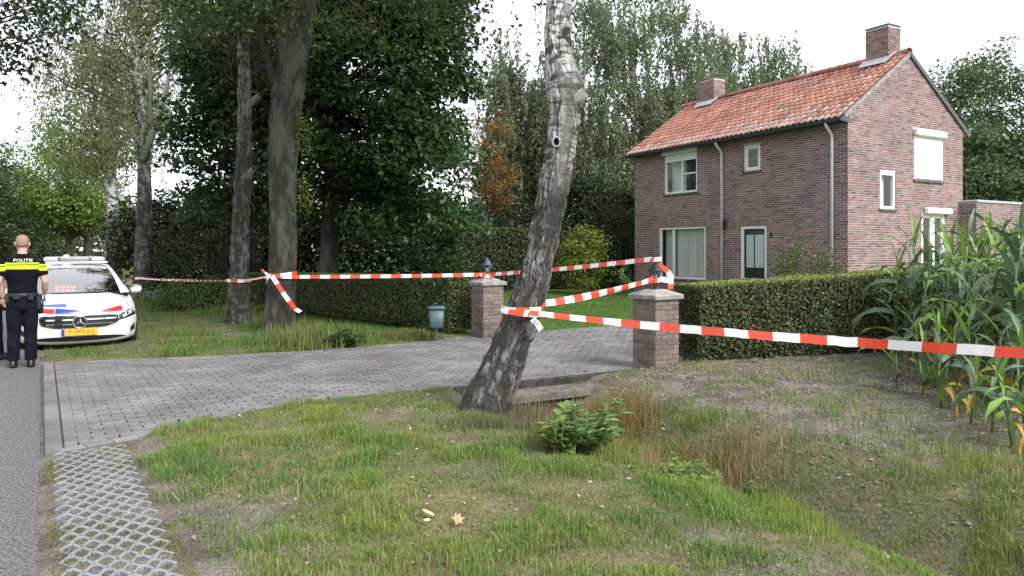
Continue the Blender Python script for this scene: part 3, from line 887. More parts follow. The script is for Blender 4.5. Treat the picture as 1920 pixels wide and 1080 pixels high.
for q, w_ in ((0.12, 0.2), (f.L * 0.5 + 0.25, 0.12)):
    WL(f.box(MB(), q, q + w_, 0.1, f.Hh - 0.1, -0.2, -0.19, 0.001), 'curtain', MT['curtain'], win)
# annex body, flat roof edge
mb = MB().box(P3(AX0 + 2.2, (AV0 + AV1) / 2, AZ / 2), (4.4 - 0.007, AV1 - AV0 - 0.007, AZ - 0.01), (DF, DG, UP))
anx = WL(mb, 'annex', MT['mortar'], house)
WL(MB().bbox(P3(AX0 + 2.2, (AV0 + AV1) / 2, AZ + 0.03), (4.4 + 0.12, AV1 - AV0 + 0.12, 0.09), 0.02, (DF, DG, UP)), 'roof_trim', MT['lead'], anx)

# ------------------------------------------------------------------ gate pillars with lamps
def gate_pillar(corner, e, hgt, label):
    root = empty('gate_pillar', (corner[0] + (ND[0] + RD[0]) * e / 2, corner[1] + (ND[1] + RD[1]) * e / 2, 0))
    tag(root, label, 'pillar', 'brick pillars beside the driveway')
    a, b = np.array([*ND, 0]), np.array([*RD, 0]); c = np.array([corner[0], corner[1], 0]) + (a + b) * e / 2
    sh = WL(MB().box(c + UP * (hgt / 2 - 0.05), (e - 0.016, e - 0.016, hgt + 0.08), (a, b, UP)), 'shaft', MT['mortar_p'], root)
    zz = 0.0; row = 0; bl = (e + 0.01) / 2
    meshes = {}
    def brick(cen, A, L, key):
        if key not in meshes:
            m = MB().bbox((0, 0, 0), (L, 0.03, 0.058), 0.004, A).mesh('brick'); m.materials.append(MT['pillar']); meshes[key] = m
        o = link('brick', meshes[key]); o.location = cen; o.rotation_euler = (rng.normal(0, 0.004), rng.normal(0, 0.004), rng.normal(0, 0.004)); adopt(o, sh)
    while zz + 0.06 < hgt:
        for si, (ad, od) in enumerate(((a, -b), (b, -a), (a, b), (b, a))):
            cuts = [0, 0.5, 1] if (row + si) % 2 else [0, 0.25, 0.75, 1]
            for q0, q1 in zip(cuts[:-1], cuts[1:]):
                L = (q1 - q0) * e - 0.01
                trim = 0.0
                brick(c + ad * ((q0 + q1) / 2 - 0.5) * e * 0.995 + od * (e / 2 - 0.012 + rng.normal(0, 0.0015) - (0.0025 if si % 2 else 0)) + UP * (zz + 0.034), (ad, od, UP), L, (si, round(L, 3)))
        zz += 0.068; row += 1
    cp = MB(); w = e / 2 + 0.045
    rings = []
    for r, z in ((w, 0), (w, 0.05), (w * 0.97, 0.062), (0.11, 0.125), (0.1, 0.13)):
        rings.append([c + UP * (hgt + z) + a * x * r + b * y * r for x, y in ((-1, -1), (1, -1), (1, 1), (-1, 1))])
    cp.loft(rings, smooth=False); WL(cp, 'cap', MT['cap'], root)
    return c + UP * (hgt + 0.13)

def lantern(base, sc, m, label):
    root = empty('pillar_lamp', base); tag(root, label, 'lamp', 'lanterns on the gate pillars')
    def q(mb, name, mm, par): 
        o = mb.build(name, mm); o.parent = par; return o
    S = lambda pr: [(r * sc, z * sc) for r, z in pr]
    q(MB().lathe(S([(0.085, 0), (0.085, 0.018), (0.05, 0.03), (0.028, 0.06), (0.024, 0.09), (0.045, 0.1), (0.05, 0.125)]), 12), 'base', m, root)
    cage = MB()
    for k in range(6):
        a = math.pi / 3 * k
        cage.tube([(0.05 * sc * math.cos(a), 0.05 * sc * math.sin(a), 0.125 * sc), (0.092 * sc * math.cos(a), 0.092 * sc * math.sin(a), 0.3 * sc)], 0.006 * sc, 4)
    q(cage, 'cage', m, root)
    q(MB().lathe(S([(0.046, 0.127), (0.088, 0.3)]), 6, smooth=False, cap=False), 'glass', MT['glass_clear'], root)
    q(MB().lathe(S([(0.02, 0.13), (0.024, 0.2), (0.016, 0.24)]), 8), 'bulb', MT['frosted'], root)
    q(MB().lathe(S([(0.118, 0.296), (0.112, 0.315), (0.075, 0.345), (0.05, 0.4), (0.02, 0.425), (0.016, 0.45), (0.004, 0.475)]), 12), 'hood', m, root)
    return root
pr_top = gate_pillar(gp(1229, 697)[:2], 0.45, 0.97, 'brick gate pillar at the right, nearer the camera, beside the clipped hedge')
pl_top = gate_pillar(gp(906, 634)[:2], 0.45, 0.98, 'brick gate pillar at the far side of the driveway, beside the green bin')
lantern(pr_top - UP * 0.004, 0.86, MT['lampblack'], 'black lantern on the right gate pillar, wrapped with barrier tape')
lantern(pl_top - UP * 0.004, 0.84, MT['lampblue'], 'faded blue-grey lantern on the far gate pillar behind the leaning birch')
# ------------------------------------------------------------------ foliage helpers
def frames(nrm):
    """random in-plane axis pairs for each normal"""
    n = norm(nrm); r = norm(rng.normal(size=n.shape)); a = norm(np.cross(n, r)); b = np.cross(n, a)
    return a, b

def leaf_mesh(name, pos, nrm, size, col, aspect=0.62, fold=0.18, droop=None):
    """each leaf: a folded four-cornered blade, 2 triangles"""
    N = len(pos); a, b = frames(nrm) if droop is None else droop
    n = norm(nrm); size = np.broadcast_to(np.asarray(size, float), (N,))[:, None]
    base = pos - a * size * 0.5; tip = pos + a * size * 0.5
    w = size * aspect * 0.5
    l = pos + b * w + n * size * fold - a * size * 0.08; r = pos - b * w + n * size * fold - a * size * 0.08
    V = np.stack([base, r, tip, l], 1).reshape(-1, 3)
    o = (np.arange(N) * 4)[:, None]
    F = np.concatenate([o + np.array([[0, 1, 2]]), o + np.array([[0, 2, 3]])])
    C = np.repeat(col, 4, axis=0)
    return np_mesh(name, V, F, C)

def tint(N, c1, c2, dark=0.35, extra=None, frac=0.0):
    c1, c2 = np.array(c1), np.array(c2)
    t = rng.random(N)[:, None]
    c = (c1 + (c2 - c1) * t) * (1 - dark * rng.random(N)[:, None])
    if extra is not None and frac > 0:
        m = rng.random(N) < frac; c[m] = np.array(extra) * (0.7 + 0.5 * rng.random(m.sum())[:, None])
    return c

def ell_sample(M, ells, shell=0.45):
    vol = np.array([e[1][0] * e[1][1] * e[1][2] for e in ells]); vol = vol / vol.sum()
    k = rng.choice(len(ells), M, p=vol)
    c = np.array([e[0] for e in ells], float)[k]; r = np.array([e[1] for e in ells], float)[k]
    d = norm(rng.normal(size=(M, 3))); q = rng.random(M) ** (1 / 3.0); q = lerp(q, 1.0, shell * rng.random(M))
    return c + d * r * q[:, None], d

def bark_tube(name, pts, rad, k=24, per=0.05, color=None, rough=0.08, seed=0, flare=0.0):
    """trunk with its own relief and colour: color(theta01, height, x_noise) -> rgb"""
    pts = np.array(pts, float); rad = np.array(rad, float)
    seg = np.r_[0, np.cumsum(np.linalg.norm(np.diff(pts, axis=0), axis=1))]
    n = max(int(seg[-1] / per), 8); t = np.linspace(0, seg[-1], n)
    # smooth interpolation
    def cr(v):
        out = np.interp(t, seg, v); ker = np.ones(max(3, n // (3 * len(pts)))); ker /= ker.sum()
        pad = len(ker) // 2
        e = np.r_[2 * out[0] - out[1:pad + 1][::-1], out, 2 * out[-1] - out[-pad - 1:-1][::-1]]
        return np.convolve(e, ker, 'same')[pad:pad + n]
    c = np.stack([cr(pts[:, i]) for i in range(3)], -1); r = cr(rad)
    T = norm(np.gradient(c, axis=0)); ref = np.array([0.0, 1.0, 0.0])
    u = norm(np.cross(T, ref)); w = np.cross(u, T)
    th = np.linspace(0, 1, k, endpoint=False)
    TH, TT = np.meshgrid(th, t)
    rel, colr = color(TH, TT, c[:, 2][:, None] + 0 * TH, r[:, None] + 0 * TH)
    root_f = 1 + flare * np.exp(-TT / 0.22) * (0.75 + 0.5 * vnoise(TH * 5, TT * 0 + 1, seed + 3, 5))
    R = r[:, None] * root_f + rel
    V = c[:, None, :] + R[..., None] * (np.cos(2 * math.pi * TH)[..., None] * u[:, None, :] + np.sin(2 * math.pi * TH)[..., None] * w[:, None, :])
    idx = np.arange(n * k).reshape(n, k); nx = np.roll(idx, -1, 1)
    F = np.stack([idx[:-1], nx[:-1], nx[1:], idx[1:]], -1).reshape(-1, 4)
    return np_mesh(name, V.reshape(-1, 3), F, colr.reshape(-1, 3), True)

def bark_grey(seed, base=(0.135, 0.125, 0.105), fur=9, dep=0.02):
    def f(TH, TT, Z, R):
        a = fbm(TH * fur, TT * 1.6, seed, 4, fur); b = fbm(TH * fur * 3, TT * 5, seed + 5, 3, fur * 3)
        ridge = 1 - np.abs(2 * a - 1); rel = -dep * ridge ** 3 + dep * 0.5 * (b - 0.5)
        tone = 0.45 + 0.75 * sstep(0.25, 0.8, 1 - ridge ** 2 * 0.8) * (0.7 + 0.6 * b)
        g = sstep(0.55, 0.8, fbm(TH * 3, TT * 0.8, seed + 9, 2, 3))
        c = np.array(base)[None, None] * tone[..., None]
        return rel, c * (1 - 0.18 * g[..., None] * np.array([1.0, 0.2, 1.0]))
    return f

def bark_birch(seed, white_from=1.6, rough_to=2.4, dep=0.02):
    def f(TH, TT, Z, R):
        a = fbm(TH * 13, TT * 3.4, seed, 4, 13); b = fbm(TH * 24, TT * 15, seed + 5, 4, 24); pt = fbm(TH * 4, TT * 1.6, seed + 15, 3, 4)
        lent = np.maximum(sstep(0.62, 0.72, fbm(TH * 4, TT * 13, seed + 7, 3, 4)), 0.8 * sstep(0.6, 0.7, fbm(TH * 7, TT * 42, seed + 17, 2, 7)))
        up = sstep(white_from, rough_to, Z + 0.8 * (a - 0.5))
        ridge = 1 - np.abs(2 * a - 1)
        crk = 1 - np.abs(2 * fbm(TH * 24, TT * 5.5, seed + 33, 3, 24) - 1)
        fis = np.maximum(sstep(0.6, 0.86, ridge * 0.75 + b * 0.4), 0.85 * sstep(0.72, 0.93, crk))
        flake = sstep(0.5, 0.62, b) * sstep(0.44, 0.6, pt + 0.3 * (a - 0.5)) * (1 - 0.8 * fis)
        dark = np.array([0.042, 0.039, 0.035]); mid = np.array([0.165, 0.155, 0.142]); wh = np.array([0.64, 0.625, 0.6])
        low = lerp(mid, dark, fis[..., None]); low = lerp(low, wh * 0.5, (flake * (0.35 + 0.65 * sstep(0.5, 1.6, Z)))[..., None])
        flake_ = 0
        hi = lerp(wh * (0.42 + 0.95 * b[..., None]) * (0.65 + 0.5 * sstep(0.3, 0.6, pt)[..., None]), dark * 1.5, np.clip(lent + 0.8 * sstep(0.84, 0.95, ridge), 0, 1)[..., None])
        rel = (-dep * fis + dep * 0.5 * (b - 0.5)) * (1 - 0.75 * up)
        return rel, lerp(low, hi, up[..., None])
    return f

def limb(mb, a, b, r0, r1, sag=0.0, k=5, n=5):
    a, b = np.array(a, float), np.array(b, float); m = (a + b) / 2 + UP * sag + rng.normal(0, 0.06, 3) * np.linalg.norm(b - a) * 0.5
    t = np.linspace(0, 1, n)[:, None]
    P = (1 - t) ** 2 * a + 2 * t * (1 - t) * m + t ** 2 * b
    mb.tube(list(P), list(np.linspace(r0, r1, n)), k, cap=False)

def tree(name, label, trunk_pts, trunk_rad, ells, nclus, nleaf, lsize, c1, c2, bark, kind='broad', cr=0.5, group=None, cat='tree',
         k=18, per=0.08, flare=0.35, shell=0.45, extra=None, frac=0.0, limb_r=0.035, dark=0.35, leafm='leaf', strand=1.0, clim=None, up=0.55, cull=None, lmin=0.5):
    trunk_pts = [np.array(p, float) for p in trunk_pts]
    root = empty(name, trunk_pts[0]); tag(root, label, cat, group)
    WL(bark_tube('trunk', trunk_pts, trunk_rad, k, per, bark, seed=int(abs(trunk_pts[0][0]) * 7), flare=flare), 'trunk', MT['bark'], root)
    cl, d = ell_sample(nclus, ells, shell)
    if clim is not None: cl = cl[clim(cl)]
    if cull is not None: cl = cl[~cull(cl)]
    M = len(cl)
    mb = MB(); tz = np.array([p[2] for p in trunk_pts])
    for q in cl[:: max(1, M // 70)]:
        hd = np.min(np.hypot(q[0] - trunk_pts[-1][0], q[1] - trunk_pts[-1][1]))
        zz = np.clip(q[2] - 0.55 * hd - 0.2, max(tz[0] + 0.35 * (tz[-1] - tz[0]), lmin), tz[-1])
        s0 = np.array([np.interp(zz, tz, [p[i] for p in trunk_pts]) for i in range(3)])
        limb(mb, s0, q, limb_r * (0.8 + 0.6 * rng.random()), 0.008, 0.12 * hd)
    lo = mb.mesh('limbs')
    a = lo.attributes.new('Col', 'FLOAT_COLOR', 'POINT'); cc = np.ones((len(lo.vertices), 4), np.float32); cc[:, :3] = (0.075, 0.068, 0.058); a.data.foreach_set('color', cc.ravel())
    WL(lo, 'limbs', MT['bark'], root)['kind'] = 'stuff'
    ki = rng.integers(0, M, nleaf)
    cen = np.mean([e[0] for e in ells], axis=0)
    if kind == 'broad':
        g = rng.normal(size=(nleaf, 3)); g /= np.maximum(1, np.linalg.norm(g, axis=1, keepdims=True) / 1.8)
        pos = cl[ki] + g * cr * np.array([1, 1, 0.55])
        nr = UP * up + norm(cl[ki] - cen) * 0.35 + rng.normal(size=(nleaf, 3)) * 0.5
        me = leaf_mesh('crown', pos, nr, lsize * (0.65 + 0.7 * rng.random(nleaf)), tint(nleaf, c1, c2, dark, extra, frac) * (0.8 + 0.4 * rng.random(M))[ki][:, None])
    else:
        # hanging twigs: leaves strung along short curtains below each clump
        ns_ = 12; sd = rng.integers(0, ns_, nleaf)
        soff = rng.normal(size=(M, ns_, 3)) * cr * np.array([1, 1, 0.5]); sl_ = strand * (0.4 + 0.9 * rng.random((M, ns_)))
        t = rng.random(nleaf)
        pos = cl[ki] + soff[ki, sd] - UP * (t * sl_[ki, sd])[:, None] + rng.normal(size=(nleaf, 3)) * np.array([0.06, 0.06, 0.05])
        ax = norm(-UP * 1.0 + rng.normal(size=(nleaf, 3)) * 0.5); nr = norm(np.cross(ax, rng.normal(size=(nleaf, 3)))); bb = np.cross(nr, ax)
        me = leaf_mesh('crown', pos, nr, lsize * (0.65 + 0.7 * rng.random(nleaf)), tint(nleaf, c1, c2, dark, extra, frac) * (0.8 + 0.4 * rng.random(M))[ki][:, None], droop=(ax, bb))
    WL(me, 'crown', MT[leafm], root)
    return root

def bush(name, label, base, ells, nclus, nleaf, lsize, c1, c2, cr=0.25, cat='shrub', group=None, extra=None, frac=0, dark=0.35, stems=7, leafm='leaf', shell=0.7):
    root = empty(name, base); tag(root, label, cat, group)
    cl, d = ell_sample(nclus, ells, shell); cl[:, 2] = np.maximum(cl[:, 2], base[2] + 0.06)
    mb = MB()
    for q in cl[::max(1, nclus // stems)]: limb(mb, np.array(base) + rng.normal(0, 0.06, 3) * [1, 1, 0], q, 0.016, 0.005, 0.1)
    WL(mb, 'stems', MT['wood'], root)['kind'] = 'stuff'
    ki = rng.integers(0, nclus, nleaf)
    pos = cl[ki] + rng.normal(size=(nleaf, 3)) * cr * 0.6; pos[:, 2] = np.maximum(pos[:, 2], base[2] + 0.02)
    nr = UP * 0.5 + d[ki] * 0.5 + rng.normal(size=(nleaf, 3)) * 0.45
    WL(leaf_mesh('foliage', pos, nr, lsize * (0.6 + 0.8 * rng.random(nleaf)), tint(nleaf, c1, c2, dark, extra, frac)), 'foliage', MT[leafm], root)
    return root

def hedge(name, label, path, half, heights, dens, lsize, c1, c2, extra, frac, top_c=None, group=None, base_z=0.0):
    """clipped hedge: dark core added to block light, stems, leaves on every face"""
    path = [np.array(p, float) for p in path]
    root = empty(name, (path[0][0], path[0][1], base_z)); tag(root, label, 'hedge', group)
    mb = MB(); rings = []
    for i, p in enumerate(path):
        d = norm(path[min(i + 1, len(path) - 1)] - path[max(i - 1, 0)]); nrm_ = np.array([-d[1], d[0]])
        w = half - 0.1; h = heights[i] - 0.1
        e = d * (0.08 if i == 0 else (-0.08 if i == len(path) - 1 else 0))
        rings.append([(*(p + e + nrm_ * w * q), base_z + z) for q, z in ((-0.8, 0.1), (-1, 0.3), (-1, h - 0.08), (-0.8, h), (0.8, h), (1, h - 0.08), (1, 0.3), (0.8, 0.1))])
    mb.loft(rings, smooth=False); WL(mb, 'inside', MT['core'], root)  # solid dark core, added so no light passes between the leaves
    st = MB()
    for a, b in zip(path[:-1], path[1:]):
        L = np.linalg.norm(b - a)
        for k in range(int(L / 0.35)):
            q = a + (b - a) * (k + rng.random()) / (L / 0.35); st.tube([(*(q + rng.normal(0, 0.08, 2)), base_z - 0.03), (*(q + rng.normal(0, 0.05, 2)), base_z + 0.3)], [0.016, 0.01], 5)
    WL(st, 'stems', MT['wood'], root)['kind'] = 'stuff'
    PP, NN, TOPM = [], [], []
    for i, (a, b) in enumerate(zip(path[:-1], path[1:])):
        L = np.linalg.norm(b - a); d = (b - a) / L; nv = np.array([-d[1], d[0]])
        for side in (-1, 1, 0):
            area = L * (heights[i] if side else 2 * half); N = int(area * dens)
            t = rng.random(N); hh = lerp(heights[i], heights[i + 1], t)
            if side:
                z = 0.06 + (hh - 0.06) * rng.random(N) ** 0.9; dep = np.abs(rng.normal(0, 0.045, N))
                wob = 0.1 * (fbm((i * 7 + t * L) * 1.7, z * 1.7, 40 + i, 3) - 0.45)
                xy = a + d * (t * L)[:, None] + nv * (side * (half - dep + wob - 0.08 * sstep(0.3, 0.0, z)))[:, None]
                n3 = np.column_stack([np.tile(nv * side, (N, 1)), np.full(N, 0.35)]); zz = z; tm = np.zeros(N)
            else:
                q = (rng.random(N) * 2 - 1) * half; dep = np.abs(rng.normal(0, 0.03, N))
                zz = hh - dep + 0.06 * (fbm((i * 7 + t * L) * 2.5, q * 3, 50, 3) - 0.4); xy = a + d * (t * L)[:, None] + nv * q[:, None]
                n3 = np.tile([0, 0, 1.0], (N, 1)); tm = np.ones(N)
            PP.append(np.column_stack([xy, zz + base_z])); NN.append(n3); TOPM.append(tm)
    for p, q, hgt in ((path[0], path[1], heights[0]), (path[-1], path[-2], heights[-1])):
        d = norm(p - q); nv = np.array([-d[1], d[0]]); N = int(hgt * 2 * half * dens)
        xy = p + nv * ((rng.random(N) * 2 - 1) * half)[:, None] - d * np.abs(rng.normal(0, 0.045, N))[:, None]
        PP.append(np.column_stack([xy, base_z + 0.06 + (hgt - 0.06) * rng.random(N)])); NN.append(np.column_stack([np.tile(d, (N, 1)), np.full(N, 0.35)])); TOPM.append(np.zeros(N))
    P = np.concatenate(PP); Nn = np.concatenate(NN) * 0.8 + rng.normal(size=(len(P), 3)) * 0.5; tm = np.concatenate(TOPM)
    c = tint(len(P), c1, c2, 0.4, extra, frac)
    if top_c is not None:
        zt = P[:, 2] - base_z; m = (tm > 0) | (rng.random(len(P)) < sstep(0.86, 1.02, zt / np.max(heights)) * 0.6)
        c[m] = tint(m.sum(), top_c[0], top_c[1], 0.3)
    WL(leaf_mesh('foliage', P, Nn, lsize * (0.6 + 0.8 * rng.random(len(P))), c), 'foliage', MT['leaf'], root)
    return root

# ------------------------------------------------------------------ trees
def pxs(lst, Y): return [at(x, y, Y) for x, y in lst]

# the leaning birch in the foreground, bare stem with its branch scars
YB = 7.45
bp = [(905, 790), (912, 760), (945, 680), (975, 600), (993, 550), (1012, 480), (1030, 400), (1044, 320), (1055, 250), (1061, 200), (1059, 160), (1048, 110), (1045, 60), (1048, 0), (1056, -90), (1064, -200)]
bw = [52, 47, 40, 36, 33, 31, 30, 29, 28, 30, 30, 27, 25, 24, 22, 19]
bpts = [at(x, y, YB - 0.1 * min(1, max(0, (700 - y) / 400))) for x, y in bp]
brad = [w * YB / FPX for w in bw]
def lean_bark(TH, TT, Z, R):
    rel, c = bark_birch(11, 2.05, 2.7, 0.028)(TH, TT, Z, R)
    # the smooth grey band with a dark rim running down from the knot hole, and the pale right flank
    ph = TH * 2 * math.pi
    side = np.cos(ph)                     # +1 at the right flank of the photo
    grey = np.exp(-((side + 0.15) / 0.5) ** 2) * sstep(2.1, 2.4, Z) * (1 - sstep(3.2, 3.5, Z)) * (np.sin(ph) < 0.35)
    c = lerp(c, np.array([0.23, 0.21, 0.19]) * (0.7 + 0.6 * fbm(TH * 6, TT * 6, 91, 3, 6))[..., None], (grey * 0.75)[..., None])
    rim = np.exp(-((side - 0.42 - 0.1 * np.sin(Z * 9)) / 0.06) ** 2) * sstep(2.15, 2.3, Z) * (1 - sstep(3.05, 3.3, Z)) * (np.sin(ph) < 0.3)
    c = lerp(c, np.array([0.03, 0.028, 0.025]), (rim * 0.9)[..., None]); rel = rel - 0.012 * rim
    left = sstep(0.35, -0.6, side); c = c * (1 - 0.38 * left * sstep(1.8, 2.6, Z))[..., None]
    up = sstep(3.0, 3.3, Z) * (1 - sstep(3.55, 3.75, Z)); c = lerp(c, np.array([0.1, 0.09, 0.08]), (up * 0.75 * (side < 0.45) * sstep(0.3, 0.6, fbm(TH * 3, TT * 4, 95, 3, 3)))[..., None])
    rel = rel + 0.035 * np.exp(-((Z - 3.35) / 0.16) ** 2) * (0.3 + fbm(TH * 5, TT * 5, 97, 3, 5))
    return rel, c
lb = empty('birch_tree', at(910, 775, YB)); tag(lb, 'leaning birch with scarred black and white trunk in front of the driveway', 'tree')
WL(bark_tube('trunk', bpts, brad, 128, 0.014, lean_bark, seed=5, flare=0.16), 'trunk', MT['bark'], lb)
def stub(px, py, tx, ty, r0, r1, dy):
    a, b = at(px, py, YB - 0.1 + dy * 0.4), at(tx, ty, YB - 0.12 + dy)
    mb = MB().tube([a, (a + b) / 2 + UP * 0.01, b], [r0 * 1.25, r0, r1], 12)
    me = mb.mesh('branch_stub'); q = me.attributes.new('Col', 'FLOAT_COLOR', 'POINT'); n = len(me.vertices); c = np.ones((n, 4), np.float32)
    c[:, :3] = np.array([0.3, 0.29, 0.275]) * (0.4 + 0.9 * rng.random((n, 1))); q.data.foreach_set('color', c.ravel())
    o = WL(me, 'branch_stub', MT['bark'], lb)
    d = norm(b - a); WL(MB().tube([b + d * 0.002, b + d * 0.006], [r1 * 0.8, r1 * 0.7], 10), 'scar', MT['dark'], o)
stub(1062, 205, 1098, 172, 0.075, 0.055, -0.1)
stub(1050, 180, 1084, 148, 0.05, 0.035, -0.14)
stub(1050, 50, 1067, 8, 0.045, 0.04, -0.1)
kn = MB(); kc = at(1043, 266, YB - 0.1 - 0.162)
kn.loft([[kc + np.array([r * 0.75 * math.cos(a), dy, r * math.sin(a)]) for a in np.linspace(0, 2 * math.pi, 14, endpoint=False)] for r, dy in ((0.062, 0.03), (0.058, -0.012), (0.045, -0.02), (0.034, -0.01), (0.03, 0.012))])
me = kn.mesh('knot'); q = me.attributes.new('Col', 'FLOAT_COLOR', 'POINT'); c = np.ones((len(me.vertices), 4), np.float32); c[:, :3] = (0.42, 0.4, 0.37); c[-28:, :3] = 0.012; q.data.foreach_set('color', c.ravel())
WL(me, 'knot', MT['bark'], lb)
tl, td = ell_sample(40, [((1.0, 7.0, 8.5), (2.2, 2.0, 2.0))], 0.4)
nl = 5000; ki = rng.integers(0, 40, nl)
WL(leaf_mesh('crown', tl[ki] + rng.normal(size=(nl, 3)) * 0.5, rng.normal(size=(nl, 3)), 0.06, tint(nl, (0.07, 0.1, 0.035), (0.11, 0.13, 0.05))), 'crown', MT['leaf'], lb)

# oak on the verge with the tape
YO = 14.2
oak_tr = pxs([(520, 640), (522, 622), (528, 540), (531, 450), (530, 370), (530, 280), (537, 200), (545, 120), (556, 30), (566, -60), (580, -200)], YO)
oak_rd = [w * YO / FPX for w in (36, 32, 26, 25.5, 25, 28, 29, 31, 34, 33, 27)]
oak = tree('oak_tree', 'thick straight grey-brown trunk wrapped with barrier tape beside the verge', oak_tr, oak_rd,
     [((-3.4, 13.6, 8.4), (4.6, 3.2, 2.9)), ((-0.9, 13.2, 7.2), (2.0, 2.4, 1.7)), ((-5.0, 13.0, 7.6), (2.2, 2.5, 2.2))], 150, 26000, 0.11, (0.045, 0.08, 0.022), (0.09, 0.145, 0.04), bark_grey(3, (0.078, 0.07, 0.06), 10, 0.014), cr=0.5, k=40, per=0.035, flare=0.3, limb_r=0.028, lmin=7.2)
mb = MB(); limb(mb, at(528, 205, YO), at(478, 40, YO - 0.3), 0.085, 0.06, -0.1, 8, 7); limb(mb, at(478, 40, YO - 0.3), at(455, -90, YO - 0.5), 0.06, 0.05, 0, 8, 5)
me = mb.mesh('limb'); q = me.attributes.new('Col', 'FLOAT_COLOR', 'POINT'); c = np.ones((len(me.vertices), 4), np.float32); c[:, :3] = (0.04, 0.036, 0.03); q.data.foreach_set('color', c.ravel())
WL(me, 'limb', MT['bark'], oak)
cl = np.array([at(566 + rng.normal(0, 5), y, YO - 0.15) for y in (235, 262, 290, 335, 350, 372, 385, 240)]); nl = 420; ki = rng.integers(0, 8, nl)
WL(leaf_mesh('trunk_shoots', cl[ki] + rng.normal(size=(nl, 3)) * [0.09, 0.06, 0.1], rng.normal(size=(nl, 3)) + UP, 0.06, tint(nl, (0.11, 0.16, 0.03), (0.2, 0.24, 0.05))), 'trunk_shoots', MT['leaf'], oak)['kind'] = 'stuff'

# double-stemmed birch beside it
YD = 16.2
b2 = tree('birch_tree', 'rough-barked birch with deep seam, between the thick trunk and the police car', pxs([(446, 620), (447, 600), (449, 520), (451, 430), (455, 340), (459, 250), (458, 150), (456, 50), (452, -80), (450, -260)], YD), [w * YD / FPX for w in (25, 23, 19, 17, 16, 14, 12.5, 11, 9, 5)],
     [((-5.6, 16.5, 9.0), (2.4, 2.2, 3.0)), ((-6.9, 15.6, 8.0), (1.3, 1.5, 2.2))], 70, 15000, 0.065, (0.09, 0.125, 0.045), (0.15, 0.19, 0.07), bark_birch(23, 3.0, 9.0, 0.03), 'weep', cr=0.35, k=36, per=0.035, flare=0.35, strand=0.9)
for px, py, tx, ty in ((462, 200, 488, 178), (465, 330, 476, 315)):
  mb = MB(); limb(mb, at(px, py, YD), at(tx, ty, YD - 0.15), 0.09, 0.06, 0.02, 8, 4)
  me = mb.mesh('branch_stub'); q = me.attributes.new('Col', 'FLOAT_COLOR', 'POINT'); c = np.ones((len(me.vertices), 4), np.float32); c[:, :3] = (0.22, 0.21, 0.19); q.data.foreach_set('color', c.ravel())
  WL(me, 'branch_stub', MT['bark'], b2)

# weeping birches further along the road
YF = 24.0
b3 = tree('birch_tree', 'tall weeping birch forking above the police car, tape tied round its stem', pxs([(264, 570), (266, 545), (269, 450), (271, 380), (270, 300), (268, 230), (262, 160), (256, 80), (248, 0), (242, -120), (238, -240)], YF), [w * YF / FPX for w in (20, 17, 15, 14, 12, 10, 9, 7.5, 6, 4, 2)],
     [((-12.4, 24, 9.0), (2.1, 2.0, 3.6)), ((-14.0, 23.6, 8.2), (1.7, 1.6, 1.9)), ((-11.4, 24, 11), (1.6, 1.6, 1.6))], 150, 22000, 0.095, (0.18, 0.215, 0.1), (0.29, 0.33, 0.16), bark_birch(31, 3.0, 8.0, 0.02), 'weep', cr=0.38, k=20, per=0.06, strand=1.5, limb_r=0.03, leafm='leaf_mat')
mb = MB()
for pts, r0, r1 in ((((268, 300), (290, 240), (312, 170), (322, 100)), 0.14, 0.05), (((264, 275), (225, 215), (180, 175), (90, 138)), 0.085, 0.02), (((262, 165), (215, 135), (168, 95)), 0.06, 0.02), (((272, 290), (282, 200), (280, 90), (285, -40)), 0.1, 0.04)):
    P = pxs(pts, YF - 0.2); mb = MB().tube(P, list(np.linspace(r0, r1, len(P))), 7)
    me = mb.mesh('limb'); q = me.attributes.new('Col', 'FLOAT_COLOR', 'POINT'); n = len(me.vertices); c = np.ones((n, 4), np.float32); c[:, :3] = np.array([0.24, 0.23, 0.21]) * (0.5 + rng.random((n, 1))); q.data.foreach_set('color', c.ravel())
    WL(me, 'limb', MT['bark'], b3)
YG = 31.0
tree('birch_tree', 'pale birch standing behind the police car, left of the weeping one', pxs([(212, 545), (212, 500), (213, 420), (208, 350), (202, 300), (198, 240), (196, 150), (200, 40)], YG), [w * YG / FPX for w in (15, 13, 12, 11, 10, 8, 5, 3)],
     [((-17.0, 31, 8.2), (1.9, 1.9, 3.4)), ((-18.4, 31, 6.6), (1.7, 1.7, 1.6))], 100, 15000, 0.12, (0.17, 0.22, 0.085), (0.27, 0.33, 0.13), bark_birch(37, 1.5, 4.4, 0.02), 'weep', cr=0.4, k=16, per=0.08, strand=1.3, leafm='leaf_mat')
mb = MB()
